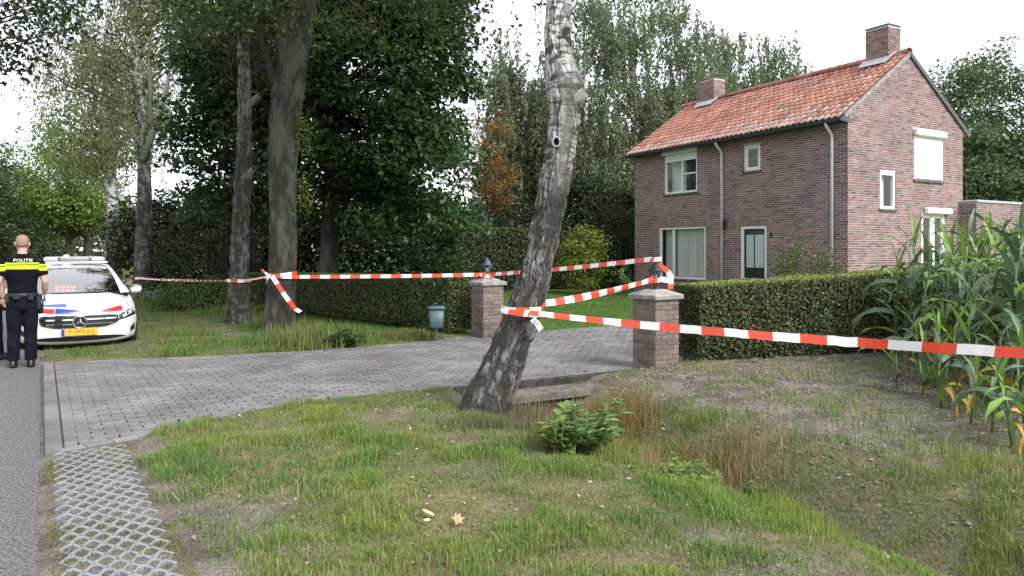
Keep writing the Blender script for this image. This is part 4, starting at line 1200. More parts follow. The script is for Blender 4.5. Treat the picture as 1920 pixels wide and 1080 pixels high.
# far avenue trees on the left
for j, (px, Y, zc, rx, rz, lab, c1, c2) in enumerate([(128, 44, 5.6, 2.6, 3.2, 'bright green avenue tree beyond the police car, right of its row', (0.11, 0.19, 0.03), (0.2, 0.29, 0.05)),
        (60, 50, 5.2, 3.0, 3.4, 'bright green avenue tree above the officer, middle of its row', (0.11, 0.19, 0.03), (0.2, 0.29, 0.05)),
        (5, 46, 4.8, 2.4, 3.4, 'darker avenue tree at the left frame edge beyond the road', (0.08, 0.14, 0.03), (0.14, 0.21, 0.05)),
        (-70, 40, 5.2, 3.0, 3.6, 'dark avenue tree just cut off by the left frame edge', (0.04, 0.07, 0.018), (0.07, 0.11, 0.03)),
        (160, 62, 6.5, 4, 4.5, 'distant avenue tree glimpsed between the birch stems', (0.07, 0.12, 0.035), (0.13, 0.19, 0.06))]):
    b = at(px, HY, Y); b[2] = -0.02
    tree('avenue_tree', lab, [b, b + UP * 1.2 + [0.05, 0, 0], b + UP * 3.2 + [0.1, 0, 0], b + UP * (zc + rz * 0.3)], [0.32, 0.26, 0.2, 0.08], [((b[0], b[1], zc), (rx, rx, rz)), ((b[0] + 0.8, b[1], zc - rz * 0.45), (rx * 0.9, rx, rz * 0.5)), ((b[0] - 1, b[1], zc - rz * 0.4), (rx * 0.8, rx, rz * 0.55))], 110, 10000, 0.2, c1, c2, bark_grey(50 + j, (0.11, 0.1, 0.08)), cr=0.5, k=12, per=0.15, group='avenue trees beyond the car', limb_r=0.06)
# tree across the road, its branches hanging in at the top left
tree('roadside_tree', 'dark leafy branches hanging into the top left corner from across the road', [(-11.2, 9.2, -0.05), (-11.1, 9.2, 2.0), (-10.8, 9.3, 4.5), (-10.6, 9.3, 7.0)], [0.3, 0.26, 0.22, 0.1],
     [((-8.8, 9.6, 6.2), (2.0, 1.4, 1.0)), ((-6.7, 9.8, 4.85), (0.75, 0.8, 0.75)), ((-6.8, 9.8, 4.9), (0.8, 1.2, 0.8)), ((-6.9, 9.8, 5.3), (0.9, 1.2, 0.7)), ((-9.8, 9.0, 7.6), (2.2, 2.0, 1.2))], 170, 20000, 0.08, (0.025, 0.045, 0.014), (0.05, 0.085, 0.022), bark_grey(61), cr=0.32, limb_r=0.04, k=14, per=0.12)

# the big dark maple behind the left hedge
tree('maple_tree', 'big dense dark green maple behind the left hedge, its boughs reaching the ground', [(-5.15, 20.2, -0.05), (-5.15, 20.2, 1.2), (-5.1, 20.3, 3), (-5.0, 20.3, 6), (-4.8, 20.3, 9)], [0.36, 0.27, 0.24, 0.2, 0.06],
     [((-5.1, 20.3, 6.6), (3.9, 3.4, 4.2)), ((-2.9, 20.2, 3.7), (2.0, 2.4, 2.0)), ((-7.4, 20.4, 5.0), (1.9, 2.2, 2.6)), ((-4.4, 20.2, 9.5), (3.4, 3, 2.4)), ((-2.2, 20.2, 2.3), (1.3, 1.8, 1.3)), ((-7.6, 20.6, 3.0), (1.4, 1.6, 1.3))], 560, 80000, 0.18, (0.03, 0.066, 0.02), (0.065, 0.135, 0.035), bark_grey(71, (0.08, 0.075, 0.065)), cr=0.42, shell=0.75, extra=(0.1, 0.14, 0.03), frac=0.02, k=16, per=0.15, limb_r=0.05, dark=0.3)

# birches behind the garden
spec = [(958, 37, 8.6, 1.4, 4.2, 0.0, 'birch left of the leaning trunk, beside the sky gap'), (1010, 40, 7.0, 2.0, 4.6, 0, 'lower birch behind the tall dark hedge'), (1095, 36, 10.0, 2.1, 6.2, 0, 'tall birch right behind the leaning trunk'),
        (1190, 38, 10.2, 2.4, 6.4, 0, 'tall birch beside the far end of the house'), (1275, 40, 11.0, 2.4, 5.6, 0, 'birch rising behind the far chimney'), (1365, 42, 11.2, 2.2, 5.0, 0, 'birch above the middle of the roof'), (1455, 43, 10.8, 2.0, 3.4, 0, 'rightmost birch above the roof against the white sky'), (1130, 42, 5.6, 2.8, 3.6, 0, 'low leafy birch in the shade left of the house')]
for j, (px, Y, zc, rx, rz, _, lab) in enumerate(spec):
    b = at(px, HY, Y); b[2] = -0.02
    tree('birch_tree', lab, [b, b + UP * 2 + [0.1, 0, 0], b + UP * 5 + [0.05, 0, 0], b + UP * (zc + rz * 0.7)], [0.2, 0.15, 0.12, 0.03],
         [((b[0], b[1], zc), (rx, rx * 0.8, rz)), ((b[0] + rng.normal(0, 0.7), b[1], zc - rz * 0.5), (rx * 1.1, rx * 0.8, rz * 0.5))], 95, 20000, 0.175, (0.17, 0.215, 0.12), (0.28, 0.335, 0.19), bark_birch(80 + j, 0.2, 1.0, 0.01), 'weep', cr=0.5, k=10, per=0.2, strand=1.5, limb_r=0.022, group='birches behind the garden', leafm='leaf_mat', shell=0.35)
# the copper-coloured small tree
b = at(912, HY, 33); b[2] = -0.02
tree('rowan_tree', 'small tree with orange-brown leaves in front of the garden birches', [b, b + UP * 1.5, b + UP * 3.2, b + UP * 6.3], [0.12, 0.09, 0.07, 0.02], [((b[0], 33, 6.9), (1.05, 1, 1.3)), ((b[0] + 0.25, 33, 4.9), (1.0, 0.9, 1.5))], 60, 5200, 0.12, (0.22, 0.1, 0.025), (0.34, 0.14, 0.03), bark_grey(91), cr=0.34, extra=(0.12, 0.13, 0.04), frac=0.35, k=10, per=0.15)
# trees right of the house
for j, (px, Y, zc, rx, rz, lab) in enumerate([(1800, 36, 7.2, 3.0, 4.4, 'dense green tree directly behind the gable of the house'), (1925, 33, 7.0, 3.2, 4.4, 'broad green tree at the right frame edge behind the flat-roofed annex'), (1868, 31, 4.3, 2.6, 2.6, 'low green tree right behind the flat-roofed annex')]):
    b = at(px, HY, Y); b[2] = -0.02
    tree('walnut_tree', lab, [b, b + UP * 2, b + UP * 4, b + UP * (zc + rz * 0.5)], [0.3, 0.24, 0.2, 0.06], [((b[0], Y, zc), (rx, rx, rz)), ((b[0] + 0.6, Y - 0.5, zc - rz * 0.5), (rx, rx * 0.9, rz * 0.5))], 190, 17000, 0.19, (0.08, 0.135, 0.055), (0.15, 0.22, 0.09), bark_grey(95 + j), cr=0.46, shell=0.7, group='trees right of the house', k=12, per=0.2, extra=(0.13, 0.16, 0.05), frac=0.06)
# garden shrubs and hedges
def bb(px, Y): 
    p = at(px, HY, Y); p[2] = 0; return p
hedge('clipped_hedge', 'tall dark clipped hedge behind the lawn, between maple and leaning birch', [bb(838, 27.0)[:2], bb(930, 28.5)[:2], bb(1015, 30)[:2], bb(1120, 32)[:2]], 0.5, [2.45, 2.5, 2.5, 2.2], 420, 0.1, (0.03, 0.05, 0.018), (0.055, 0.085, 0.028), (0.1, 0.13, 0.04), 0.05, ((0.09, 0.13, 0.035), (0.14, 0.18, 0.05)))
p = bb(1095, 26.5); bush('golden_shrub', 'bright yellow-green shrub on the lawn just right of the leaning birch', p, [((p[0], p[1], 1.35), (0.95, 0.8, 1.15))], 60, 4200, 0.1, (0.13, 0.17, 0.02), (0.22, 0.26, 0.03))
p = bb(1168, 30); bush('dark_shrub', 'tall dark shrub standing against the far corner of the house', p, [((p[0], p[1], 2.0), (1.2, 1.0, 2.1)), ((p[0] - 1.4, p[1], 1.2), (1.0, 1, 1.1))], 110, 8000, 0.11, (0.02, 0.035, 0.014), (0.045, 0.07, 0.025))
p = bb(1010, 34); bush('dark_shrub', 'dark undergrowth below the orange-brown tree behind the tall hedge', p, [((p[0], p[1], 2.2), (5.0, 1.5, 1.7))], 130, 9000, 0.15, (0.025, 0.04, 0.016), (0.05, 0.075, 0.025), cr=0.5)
p = bb(1510, 18.6); bush('flowering_shrub', 'loose shrub showing above the clipped hedge in front of the house wall', p, [((p[0], p[1], 1.1), (0.85, 0.5, 0.62)), ((p[0] - 0.6, p[1], 1.35), (0.2, 0.2, 0.45))], 60, 2600, 0.07, (0.06, 0.1, 0.025), (0.12, 0.17, 0.04), extra=(0.3, 0.2, 0.04), frac=0.04)
p = bb(385, 24); bush('dark_shrub', 'big dark evergreen shrub behind the double birch, near the tape', p, [((p[0], p[1], 1.7), (1.5, 1.2, 1.7)), ((p[0] + 0.9, p[1], 1.3), (1.0, 1, 1.3))], 120, 9500, 0.09, (0.03, 0.05, 0.018), (0.06, 0.09, 0.03), extra=(0.12, 0.14, 0.05), frac=0.08)
p = bb(312, 30); bush('clipped_shrub', 'upright grey-green clipped shrub right of the weeping birch', p, [((p[0], p[1], 1.4), (0.9, 0.8, 1.5))], 70, 5200, 0.085, (0.06, 0.085, 0.04), (0.1, 0.13, 0.065))
p = bb(352, 19.6); bush('ground_cover', 'low bright green bushy ground cover at the foot of the shrubs', p, [((p[0], p[1], 0.3), (1.25, 0.7, 0.38)), ((p[0] + 0.9, p[1] + 0.3, 0.3), (0.8, 0.6, 0.5))], 100, 6000, 0.08, (0.07, 0.12, 0.022), (0.12, 0.18, 0.035))
p = bb(228, 42); bush('roadside_shrub', 'light green shrub between the two birches behind the police car', p, [((p[0], p[1], 1.3), (1.4, 1, 1.5))], 60, 3600, 0.12, (0.1, 0.15, 0.03), (0.16, 0.2, 0.05))
p = bb(40, 40); bush('roadside_shrub', 'dark green bushes beyond the officers along the road', p, [((p[0], p[1], 1.3), (3.0, 1.5, 1.6))], 110, 6000, 0.16, (0.03, 0.055, 0.018), (0.06, 0.09, 0.03), cr=0.4)
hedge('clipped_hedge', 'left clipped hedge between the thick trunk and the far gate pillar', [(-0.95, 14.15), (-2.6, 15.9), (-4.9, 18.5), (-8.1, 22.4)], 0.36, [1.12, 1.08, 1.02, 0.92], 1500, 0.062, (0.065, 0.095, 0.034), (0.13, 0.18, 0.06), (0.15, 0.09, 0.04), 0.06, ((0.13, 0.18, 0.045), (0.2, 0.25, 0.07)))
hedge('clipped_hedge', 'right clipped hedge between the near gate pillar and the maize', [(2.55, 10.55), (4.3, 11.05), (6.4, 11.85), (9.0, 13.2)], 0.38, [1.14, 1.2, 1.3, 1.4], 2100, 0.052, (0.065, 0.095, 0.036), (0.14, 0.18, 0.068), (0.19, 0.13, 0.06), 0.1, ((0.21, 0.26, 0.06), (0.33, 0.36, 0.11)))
# the far wood that closes the view
N = 26000
th = rng.uniform(-1.0, 1.0, N); RR = rng.uniform(120, 170, N); hh = 5.0 + 5 * fbm(th * 14, th * 0, 99, 3)
P = np.column_stack([RR * np.sin(th), RR * np.cos(th), hh * rng.random(N) ** 0.7])
me = leaf_mesh('distant_wood', P, rng.normal(size=(N, 3)) + UP * 0.6, 1.1, tint(N, (0.05, 0.075, 0.045), (0.09, 0.115, 0.07)))
tag(link('distant_wood', me, MT['leaf_mat']), 'hazy line of distant trees along the horizon', 'wood', kind='stuff')

# ------------------------------------------------------------------ grass, weeds
def blades(name, xy, hgt, wid, col, bend=0.5, base=None, seg=2):
    N = len(xy); z = terrain(xy[:, 0], xy[:, 1]) if base is None else base
    B = np.column_stack([xy, z - 0.005]); th = rng.random(N) * 2 * math.pi; ph = rng.random(N) * 2 * math.pi
    w = np.column_stack([np.cos(th), np.sin(th), np.zeros(N)]) * (wid / 2)[:, None]; ld = np.column_stack([np.cos(ph), np.sin(ph), np.zeros(N)])
    bd = np.abs(rng.normal(0, bend, N))[:, None]; h = hgt[:, None]
    m = B + UP * h * 0.55 + ld * h * bd * 0.25; t = B + UP * h * (1 - 0.35 * np.minimum(bd, 1.2)) + ld * h * bd * 0.85
    if seg == 2:
        V = np.stack([B - w, B + w, m + w * 0.8, m - w * 0.8, t], 1).reshape(-1, 3); o = (np.arange(N) * 5)[:, None]
        F = np.concatenate([o + np.array([[0, 1, 2]]), o + np.array([[0, 2, 3]]), o + np.array([[3, 2, 4]])]); C = np.repeat(col, 5, 0)
    else:
        V = np.stack([B - w, B + w, t], 1).reshape(-1, 3); o = (np.arange(N) * 3)[:, None]; F = o + np.array([[0, 1, 2]]); C = np.repeat(col, 3, 0)
    return np_mesh(name, V, F, C)

G1, G2, YG_, ST, BR = [np.array(c) for c in ((0.085, 0.185, 0.04), (0.14, 0.255, 0.06), (0.22, 0.285, 0.06), (0.36, 0.32, 0.19), (0.22, 0.145, 0.08))]
def grass_col(x, y, dry=0.0):
    N = len(x); a = fbm(x * 1.1, y * 1.1, 121, 4); b = fbm(x * 2.3, y * 2.3, 131, 3)
    c = lerp(G1, G2, rng.random(N)[:, None]); c = lerp(c, YG_, sstep(0.48, 0.72, a + 0.12 * rng.normal(size=N))[:, None])
    s = rng.random(N) < (0.09 + 0.26 * sstep(0.45, 0.7, b) + dry)
    c[s] = lerp(ST, BR, (rng.random(s.sum()) ** 2)[:, None])
    return c * (0.7 + 0.55 * rng.random(N)[:, None])

# near verge
N0 = 640000
y = 2.6 + 7.8 * rng.random(N0) ** 0.75; x = -3.2 + 11.0 * rng.random(N0); vis = np.abs(x) < 0.74 * y + 0.3
x, y = x[vis], y[vis]; n, s = to_ns(x, y)
tuft = fbm(x * 2.6, y * 2.6, 141, 3); big = fbm(x * 0.8, y * 0.8, 145, 3)
soilm = sstep(5.25, 5.95, n + 1.0 * (big - 0.5)) * (1 - sstep(6.8, 7.4, s)) * sstep(2.0, 3.2, s)
p = (0.45 + 0.55 * sstep(0.34, 0.54, tuft * 0.65 + big * 0.4)) * (1 - 0.75 * sstep(0.6, 0.68, fbm(x * 1.7, y * 1.7, 199, 4)))
p = p * (1 - 0.95 * soilm) * sstep(0.6, 0.85, n + 0.5 * (tuft - 0.5)); p = np.where((n < 0.64), 0, p)
p = np.where((s > 6.4) & (n > 4.0), p * 0.15, p)
k = (rng.random(len(x)) < p) & ~in_poly(x, y, drive_poly) & (dist_line(x, y, near_edge) > 0.05)
x, y, tuft, n, s, big = x[k], y[k], tuft[k], n[k], s[k], big[k]
hgt = (0.032 + 0.075 * sstep(0.38, 0.72, tuft)) * (0.6 + 0.8 * rng.random(len(x)))
lip = np.exp(-((n - 3.95) / 0.35) ** 2) * (s < 5.6) + np.exp(-((n - 4.7) / 0.5) ** 2) * (s < 6.2) * 0.6
hgt = hgt * (1 + 1.3 * lip * sstep(0.35, 0.6, big))
c = grass_col(x, y, 0.03); m = lip > 0.3; c[m] = lerp(c[m], np.array([0.25, 0.32, 0.06]), 0.6 * rng.random(m.sum())[:, None])
g = link('verge_grass', blades('verge_grass', np.column_stack([x, y]), hgt, 0.0035 + 0.003 * rng.random(len(x)), c, 0.6), MT['grass'])
tag(g, 'patchy green and straw-coloured grass on the near verge', 'grass', kind='stuff')
# sparse weeds on the bare soil
N0 = 9000; x = 1.2 + 5.5 * rng.random(N0); y = 4.5 + 5.5 * rng.random(N0); n, s = to_ns(x, y); cl_ = fbm(x * 2.2, y * 2.2, 151, 3)
k = (n > 5.4) & (cl_ > 0.57) & (s < 6.8) & (np.abs(x) < 0.75 * y); x, y = x[k], y[k]
g = link('field_weeds', blades('field_weeds', np.column_stack([x, y]), 0.06 + 0.12 * rng.random(len(x)), 0.006 + 0.004 * rng.random(len(x)), grass_col(x, y), 0.5), MT['grass'])
tag(g, 'thin weeds and grass scattered over the bare soil before the maize', 'weeds', kind='stuff')
# left verge beyond the driveway
N0 = 62000; s = 11.5 + 26 * rng.random(N0) ** 1.5; n = 0.05 + 6.2 * rng.random(N0); x, y = n * ND[0] + s * RD[0], n * ND[1] + s * RD[1]
t = fbm(x * 1.5, y * 1.5, 161, 3); k = ~in_poly(x, y, drive_poly) & (dist_line(x, y, far_edge) > 0.04) & (rng.random(N0) < 0.35 + 0.65 * sstep(0.3, 0.5, t)); x, y, t, n = x[k], y[k], t[k], n[k]
c = grass_col(x, y); c = lerp(c, np.array([0.1, 0.17, 0.035]) * (0.7 + 0.6 * rng.random((len(x), 1))), 0.6)
hgt = (0.04 + 0.09 * sstep(0.45, 0.7, t)) * (0.6 + 0.8 * rng.random(len(x))) * (1 + 1.6 * np.exp(-((n - 4.4) / 0.7) ** 2))
g = link('far_verge_grass', blades('far_verge_grass', np.column_stack([x, y]), hgt, 0.010 + 0.008 * rng.random(len(x)), c, 0.5), MT['grass'])
tag(g, 'green grass of the verge around the parked police car and tree trunks', 'grass', kind='stuff')
# lawn
N0 = 95000; x = -3 + 11 * rng.random(N0); y = 13.5 + 15 * rng.random(N0); n, s = to_ns(x, y)
hl = np.array([(-0.6, 14.2), (-2.4, 16.1), (-4.7, 18.7), (-8.0, 22.6)])
k = ~in_poly(x, y, drive_poly) & (n > 7.25) & (np.dot(np.stack([x - C0[0], y - C0[1]], -1), DG[:2]) < -0.05) & (np.abs(x) < 0.75 * y); x, y = x[k], y[k]
c = lerp(np.array([0.075, 0.125, 0.03]), np.array([0.105, 0.16, 0.042]), rng.random((len(x), 1))) * (0.8 + 0.35 * fbm(x, y, 171, 3)[:, None])
g = link('lawn', blades('lawn', np.column_stack([x, y]), 0.03 + 0.03 * rng.random(len(x)), 0.012 + 0.008 * rng.random(len(x)), c, 0.5, seg=1), MT['grass'])
tag(g, 'short mown bright green lawn behind the driveway', 'lawn', kind='stuff')
# moss and grass in the lattice holes
N0 = 17000; n = 0.03 + 0.64 * rng.random(N0); s = 1.8 + 5.1 * rng.random(N0); x, y = n * ND[0] + s * RD[0], n * ND[1] + s * RD[1]
k = rng.random(N0) < 0.2 + 0.8 * sstep(0.4, 0.6, fbm(x * 4, y * 4, 181, 2)); x, y = x[k], y[k]
c = lerp(np.array([0.09, 0.13, 0.03]), np.array([0.24, 0.21, 0.09]), rng.random((len(x), 1)))
g = link('lattice_moss', blades('lattice_moss', np.column_stack([x, y]), 0.012 + 0.022 * rng.random(len(x)), 0.004 + 0.004 * rng.random(len(x)), c, 0.7, base=np.full(len(x), 0.002)), MT['grass'])
tag(g, 'short moss and grass growing in the holes of the lattice slabs', 'moss', kind='stuff')
# tall reddish grass tuft by the culvert, pale stalks
def tuft(name, label, cxy, rx, ry, N, h0, h1, c1, c2, w=0.005, bend=0.45, cat='grass tuft'):
    xy = np.array(cxy) + rng.normal(size=(N, 2)) * [rx, ry]
    root = empty(name, (cxy[0], cxy[1], float(terrain(*cxy)))); tag(root, label, cat)
    me = blades('blades', xy, h0 + (h1 - h0) * rng.random(N), w * (0.7 + 0.6 * rng.random(N)), lerp(np.array(c1), np.array(c2), rng.random((N, 1))), bend)
    WL(me, 'blades', MT['grass'], root)['kind'] = 'stuff'
tuft('grass_tuft', 'tall red-brown dry grass tuft growing beside the culvert edge', gp(1120, 762)[:2], 0.25, 0.16, 3200, 0.3, 0.62, (0.27, 0.15, 0.075), (0.22, 0.22, 0.07))
tuft('grass_tuft', 'low reddish dry grass on the ditch bank below the right pillar', gp(1265, 815)[:2], 0.45, 0.3, 3000, 0.12, 0.34, (0.33, 0.2, 0.12), (0.22, 0.22, 0.08))
tuft('grass_tuft', 'lush yellow-green grass tuft on the near lip of the ditch', gp(1520, 930)[:2], 0.16, 0.13, 900, 0.12, 0.26, (0.16, 0.23, 0.04), (0.26, 0.3, 0.07))
tuft('grass_tuft', 'grey-green grass at the foot of the leaning birch', gp(930, 800)[:2], 0.25, 0.1, 700, 0.08, 0.2, (0.1, 0.14, 0.07), (0.2, 0.2, 0.1))
tuft('grass_tuft', 'bushy light green growth at the foot of the thick trunk beside the driveway', gp(578, 648)[:2], 0.35, 0.3, 1500, 0.15, 0.5, (0.1, 0.15, 0.04), (0.24, 0.25, 0.1), 0.014)
tuft('grass_tuft', 'dry grass at the foot of the left hedge near the green bin', gp(760, 637)[:2], 0.4, 0.2, 900, 0.1, 0.25, (0.18, 0.15, 0.07), (0.12, 0.14, 0.04), 0.01)
tuft('grass_tuft', 'pale dry stalks hanging over the ditch right beside the foot of the leaning birch', gp(1010, 778)[:2], 0.16, 0.08, 420, 0.2, 0.5, (0.3, 0.24, 0.14), (0.16, 0.15, 0.07))
# broad-leaved weeds in the ditch
def weed(label, cxy, R, hgt, N, ls, c1, c2):
    z0 = float(terrain(*cxy)); root = empty('weed_plant', (cxy[0], cxy[1], z0)); tag(root, label, 'weed')
    ns_ = 16; st = MB(); tips = []
    for i in range(ns_):
        a = rng.random() * 6.28; r = R * math.sqrt(rng.random()); b = np.array([cxy[0] + r * 0.6 * math.cos(a), cxy[1] + r * 0.6 * math.sin(a), z0]); t = b + np.array([0.4 * r * math.cos(a), 0.4 * r * math.sin(a), hgt * (0.5 + 0.6 * rng.random())])
        st.tube([b, (b + t) / 2, t], [0.006, 0.005, 0.003], 5); tips.append((b, t))
    WL(st, 'stems', MT['stem'], root)['kind'] = 'stuff'
    k = rng.integers(0, ns_, N); tt = 0.15 + 0.85 * rng.random(N)
    B = np.array([q[0] for q in tips])[k]; T = np.array([q[1] for q in tips])[k]; ph = rng.random(N) * 6.28
    od = np.column_stack([np.cos(ph), np.sin(ph), -0.15 + 0.5 * rng.random(N)]); od = norm(od)
    size = ls * (0.6 + 0.8 * rng.random(N)) * (1.25 - 0.7 * tt); pos = B + (T - B) * tt[:, None] + od * (size * 0.5)[:, None]
    nr = norm(UP - od * od[:, 2:3] + rng.normal(size=(N, 3)) * 0.25); bbx = np.cross(nr, od)
    WL(leaf_mesh('leaves', pos, nr, size, tint(N, c1, c2, 0.3), 0.55, 0.1, (od, bbx)), 'leaves', MT['leaf'], root)
MT['stem'] = m_plain('green_stem', (0.1, 0.15, 0.04), 0.6)
weed('leafy green weed in the ditch right of the leaning birch', gp(1105, 845)[:2] + [0, 0.12], 0.34, 0.46, 460, 0.14, (0.1, 0.19, 0.05), (0.18, 0.29, 0.09))
weed('low pale green weed at the left foot of the ditch weed', gp(1050, 850)[:2], 0.18, 0.32, 120, 0.15, (0.14, 0.24, 0.06), (0.24, 0.33, 0.1))
weed('broad-leaved low weed in the ditch below the dry grass', gp(1275, 885)[:2] + [0, 0.1], 0.36, 0.2, 260, 0.09, (0.14, 0.23, 0.05), (0.23, 0.32, 0.08))
weed('small weed further right along the ditch', gp(1415, 840)[:2], 0.12, 0.15, 50, 0.1, (0.09, 0.15, 0.04), (0.14, 0.2, 0.06))
weed('dark green weeds in the far ditch below the left hedge', gp(640, 650)[:2], 0.45, 0.3, 320, 0.16, (0.05, 0.1, 0.025), (0.09, 0.15, 0.04))

# ------------------------------------------------------------------ maize
ML = [m_attr('maize_leaf', 0.5, 0.25, 0.4)]
def maize_leaf(L, w, droop, colr, tw):
    n = 9; V = []; C = []; F = []
    for i in range(n):
        t = i / (n - 1); a = 1.25 - droop * t ** 1.4
        if i == 0: x = z = 0.0
        else:
            x += L / (n - 1) * math.cos(a); z += L / (n - 1) * math.sin(a)
        ww = w * (0.55 + 0.45 * math.sin(math.pi * min(t * 1.6, 0.5))) * (1 - t ** 3) + 0.001; q = tw * t
        e = np.array([-math.sin(a) * math.sin(q), math.cos(q), math.cos(a) * math.sin(q)]); up_ = np.array([-math.sin(a), 0, math.cos(a)])
        c = np.array([x, 0, z]); rip = 0.012 * math.sin(i * 2.3)
        V += [c - e * ww / 2 + up_ * (ww * 0.22 + rip), c, c + e * ww / 2 + up_ * (ww * 0.22 - rip)]
        cc = np.array(colr(t)); C += [cc, cc * 1.35, cc]
        if i: o = 3 * i; F += [(o - 3, o - 2, o + 1, o), (o - 2, o - 1, o + 2, o + 1)]
    me = np_mesh('leaf', np.array(V), np.array(F), np.array(C), True); me.materials.append(ML[0]); return me
gl = lambda t: lerp(np.array([0.085, 0.15, 0.07]), np.array([0.125, 0.185, 0.105]), t)
gb = lambda t: lerp(np.array([0.13, 0.24, 0.04]), np.array([0.17, 0.27, 0.06]), t)
gd = lambda t: lerp(np.array([0.045, 0.08, 0.035]), np.array([0.08, 0.11, 0.055]), t)
ye = lambda t: lerp(np.array([0.2, 0.27, 0.05]), np.array([0.42, 0.25, 0.04]), sstep(0.2, 0.8, t))
LV = dict(up=[maize_leaf(0.7, 0.075, d, c, tw) for d, c, tw in ((0.5, gb, 0.3), (1.2, gl, -0.6), (0.8, gl, 0.9), (0.35, gb, -0.2), (1.6, gd, 0.4))],
          arch=[maize_leaf(0.85, 0.085, d, c, tw) for d, c, tw in ((2.6, gl, 0.5), (3.1, gd, -0.8), (2.2, gl, 1.0), (2.9, gd, 0.2), (2.4, gb, -0.4))],
          old=[maize_leaf(0.6, 0.06, d, c, tw) for d, c, tw in ((3.0, ye, 0.6), (3.4, ye, -0.4), (2.5, ye, 0.9))])
stalk_me = {}
def maize(x, y, hgt, yellow, label, i):
    z0 = float(terrain(x, y)); root = empty('maize_plant', (x, y, z0), rng.random() * 6.28); tag(root, label, 'maize', 'maize plants at the field edge')
    root.rotation_euler = (rng.normal(0, 0.05), rng.normal(0, 0.05), rng.random() * 6.28)
    sk = round(hgt, 1)
    if sk not in stalk_me:
        m = MB().tube([(0, 0, -0.03), (0.004, 0, sk * 0.35), (0, 0.004, sk * 0.8)], [0.014, 0.012, 0.006], 6).mesh('stalk'); m.materials.append(MT['stem']); stalk_me[sk] = m
    o = link('stalk', stalk_me[sk], None, root)
    nl = max(6, int(5 + hgt * 3.6)); sc0 = 0.48 + 0.31 * min(hgt, 2.0)
    for k in range(nl):
        t = (k + 0.6) / nl; kind = 'old' if (t < 0.3 and rng.random() < yellow) else ('up' if t > 0.72 else 'arch')
        o = link('leaf', LV[kind][rng.integers(len(LV[kind]))], None, root); o.location = (0, 0, t * sk * 0.8)
        o.rotation_euler = (rng.normal(0, 0.1), rng.normal(0, 0.15), (k % 2) * math.pi + rng.normal(0, 0.45)); q = sc0 * (0.75 + 0.45 * math.sin(math.pi * min(1, t + 0.25))) * (0.85 + 0.3 * rng.random()); o.scale = (q, q, q)
front = [(1652, 735, 0.6), (1700, 752, 0.85), (1700, 722, 1.0), (1735, 770, 0.95), (1722, 735, 1.05), (1765, 752, 1.0), (1790, 800, 0.85), (1830, 815, 0.75), (1868, 838, 0.7), (1905, 850, 0.75), (1800, 765, 1.15), (1845, 785, 1.1), (1890, 800, 1.15)]
ordn = ['first', 'second', 'third', 'fourth', 'fifth', 'sixth', 'seventh', 'eighth', 'ninth', 'tenth', 'eleventh', 'twelfth', 'thirteenth']
fo = sorted(range(len(front)), key=lambda i: front[i][0])
for r, i in enumerate(fo):
    px, py, hh = front[i]; p = gp(px + 30, py + 4); hh *= 0.88
    maize(p[0], p[1], hh, 0.75, 'low yellow-footed maize plant, %s from the left along the field edge' % ordn[r], r)
tall = []
for yy in np.arange(7.0, 11.0, 0.42):
    for xx in np.arange(4.3, 8.4, 0.36):
        x_, y_ = xx + rng.normal(0, 0.06), yy + rng.normal(0, 0.06); pxx = CX + FPX * x_ / y_
        hy = 10.36 + 0.36 * (x_ - 2.4)
        if pxx > 1985 or y_ > hy - 0.35 or x_ < 4.95 + 0.2 * (y_ - 7): continue
        d = (x_ - 4.5); tall.append((x_, y_, min(2.15, 1.0 + 0.8 * d) * (0.92 + 0.16 * rng.random())))
for i, (x_, y_, hh) in enumerate(tall):
    maize(x_, y_, hh, 0.35, 'tall grey-green maize plant inside the dense block at the right frame edge', i)
# ------------------------------------------------------------------ more shade behind the maple, the end of the road
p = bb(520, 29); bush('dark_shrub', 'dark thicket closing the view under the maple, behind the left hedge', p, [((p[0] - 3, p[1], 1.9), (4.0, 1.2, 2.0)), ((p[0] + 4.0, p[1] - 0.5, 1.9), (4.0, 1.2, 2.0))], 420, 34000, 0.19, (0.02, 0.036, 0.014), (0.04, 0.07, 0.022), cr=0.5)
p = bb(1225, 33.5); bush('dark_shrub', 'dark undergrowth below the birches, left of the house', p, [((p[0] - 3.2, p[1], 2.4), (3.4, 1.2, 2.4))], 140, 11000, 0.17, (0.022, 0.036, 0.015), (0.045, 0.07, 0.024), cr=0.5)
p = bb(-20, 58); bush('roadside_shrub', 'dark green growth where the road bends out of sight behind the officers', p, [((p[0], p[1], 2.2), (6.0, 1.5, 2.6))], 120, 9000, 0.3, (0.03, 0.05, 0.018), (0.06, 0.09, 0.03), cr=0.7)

# ------------------------------------------------------------------ barrier tape
TM = [MT['red'], MT['tapewhite'], MT['ink']]
def ribbon(pts, width, face, stripe=0.2, start=0.0, sub=4, jit=0.0):
    """pts: polyline; face: list of 'up' directions of the tape's width at each point"""
    pts = np.array(pts, float); face = norm(np.array(face, float))
    seg = np.r_[0, np.cumsum(np.linalg.norm(np.diff(pts, axis=0), axis=1))]
    cuts = np.arange(-start, seg[-1], stripe / sub); ts = np.unique(np.clip(np.r_[cuts, seg[-1]], 0, seg[-1]))
    P = np.stack([np.interp(ts, seg, pts[:, i]) for i in range(3)], -1); W = norm(np.stack([np.interp(ts, seg, face[:, i]) for i in range(3)], -1))
    P = P + rng.normal(0, jit, P.shape)
    mb = MB()
    for i in range(len(ts) - 1):
        m = (ts[i] + ts[i + 1]) / 2 + start; mi = int(m // stripe) % 2
        a, b = W[i] * width / 2, W[i + 1] * width / 2
        mb.add([P[i] - a, P[i + 1] - b, P[i + 1] + b, P[i] + a], [(0, 1, 2, 3)], mi, True)
    return mb
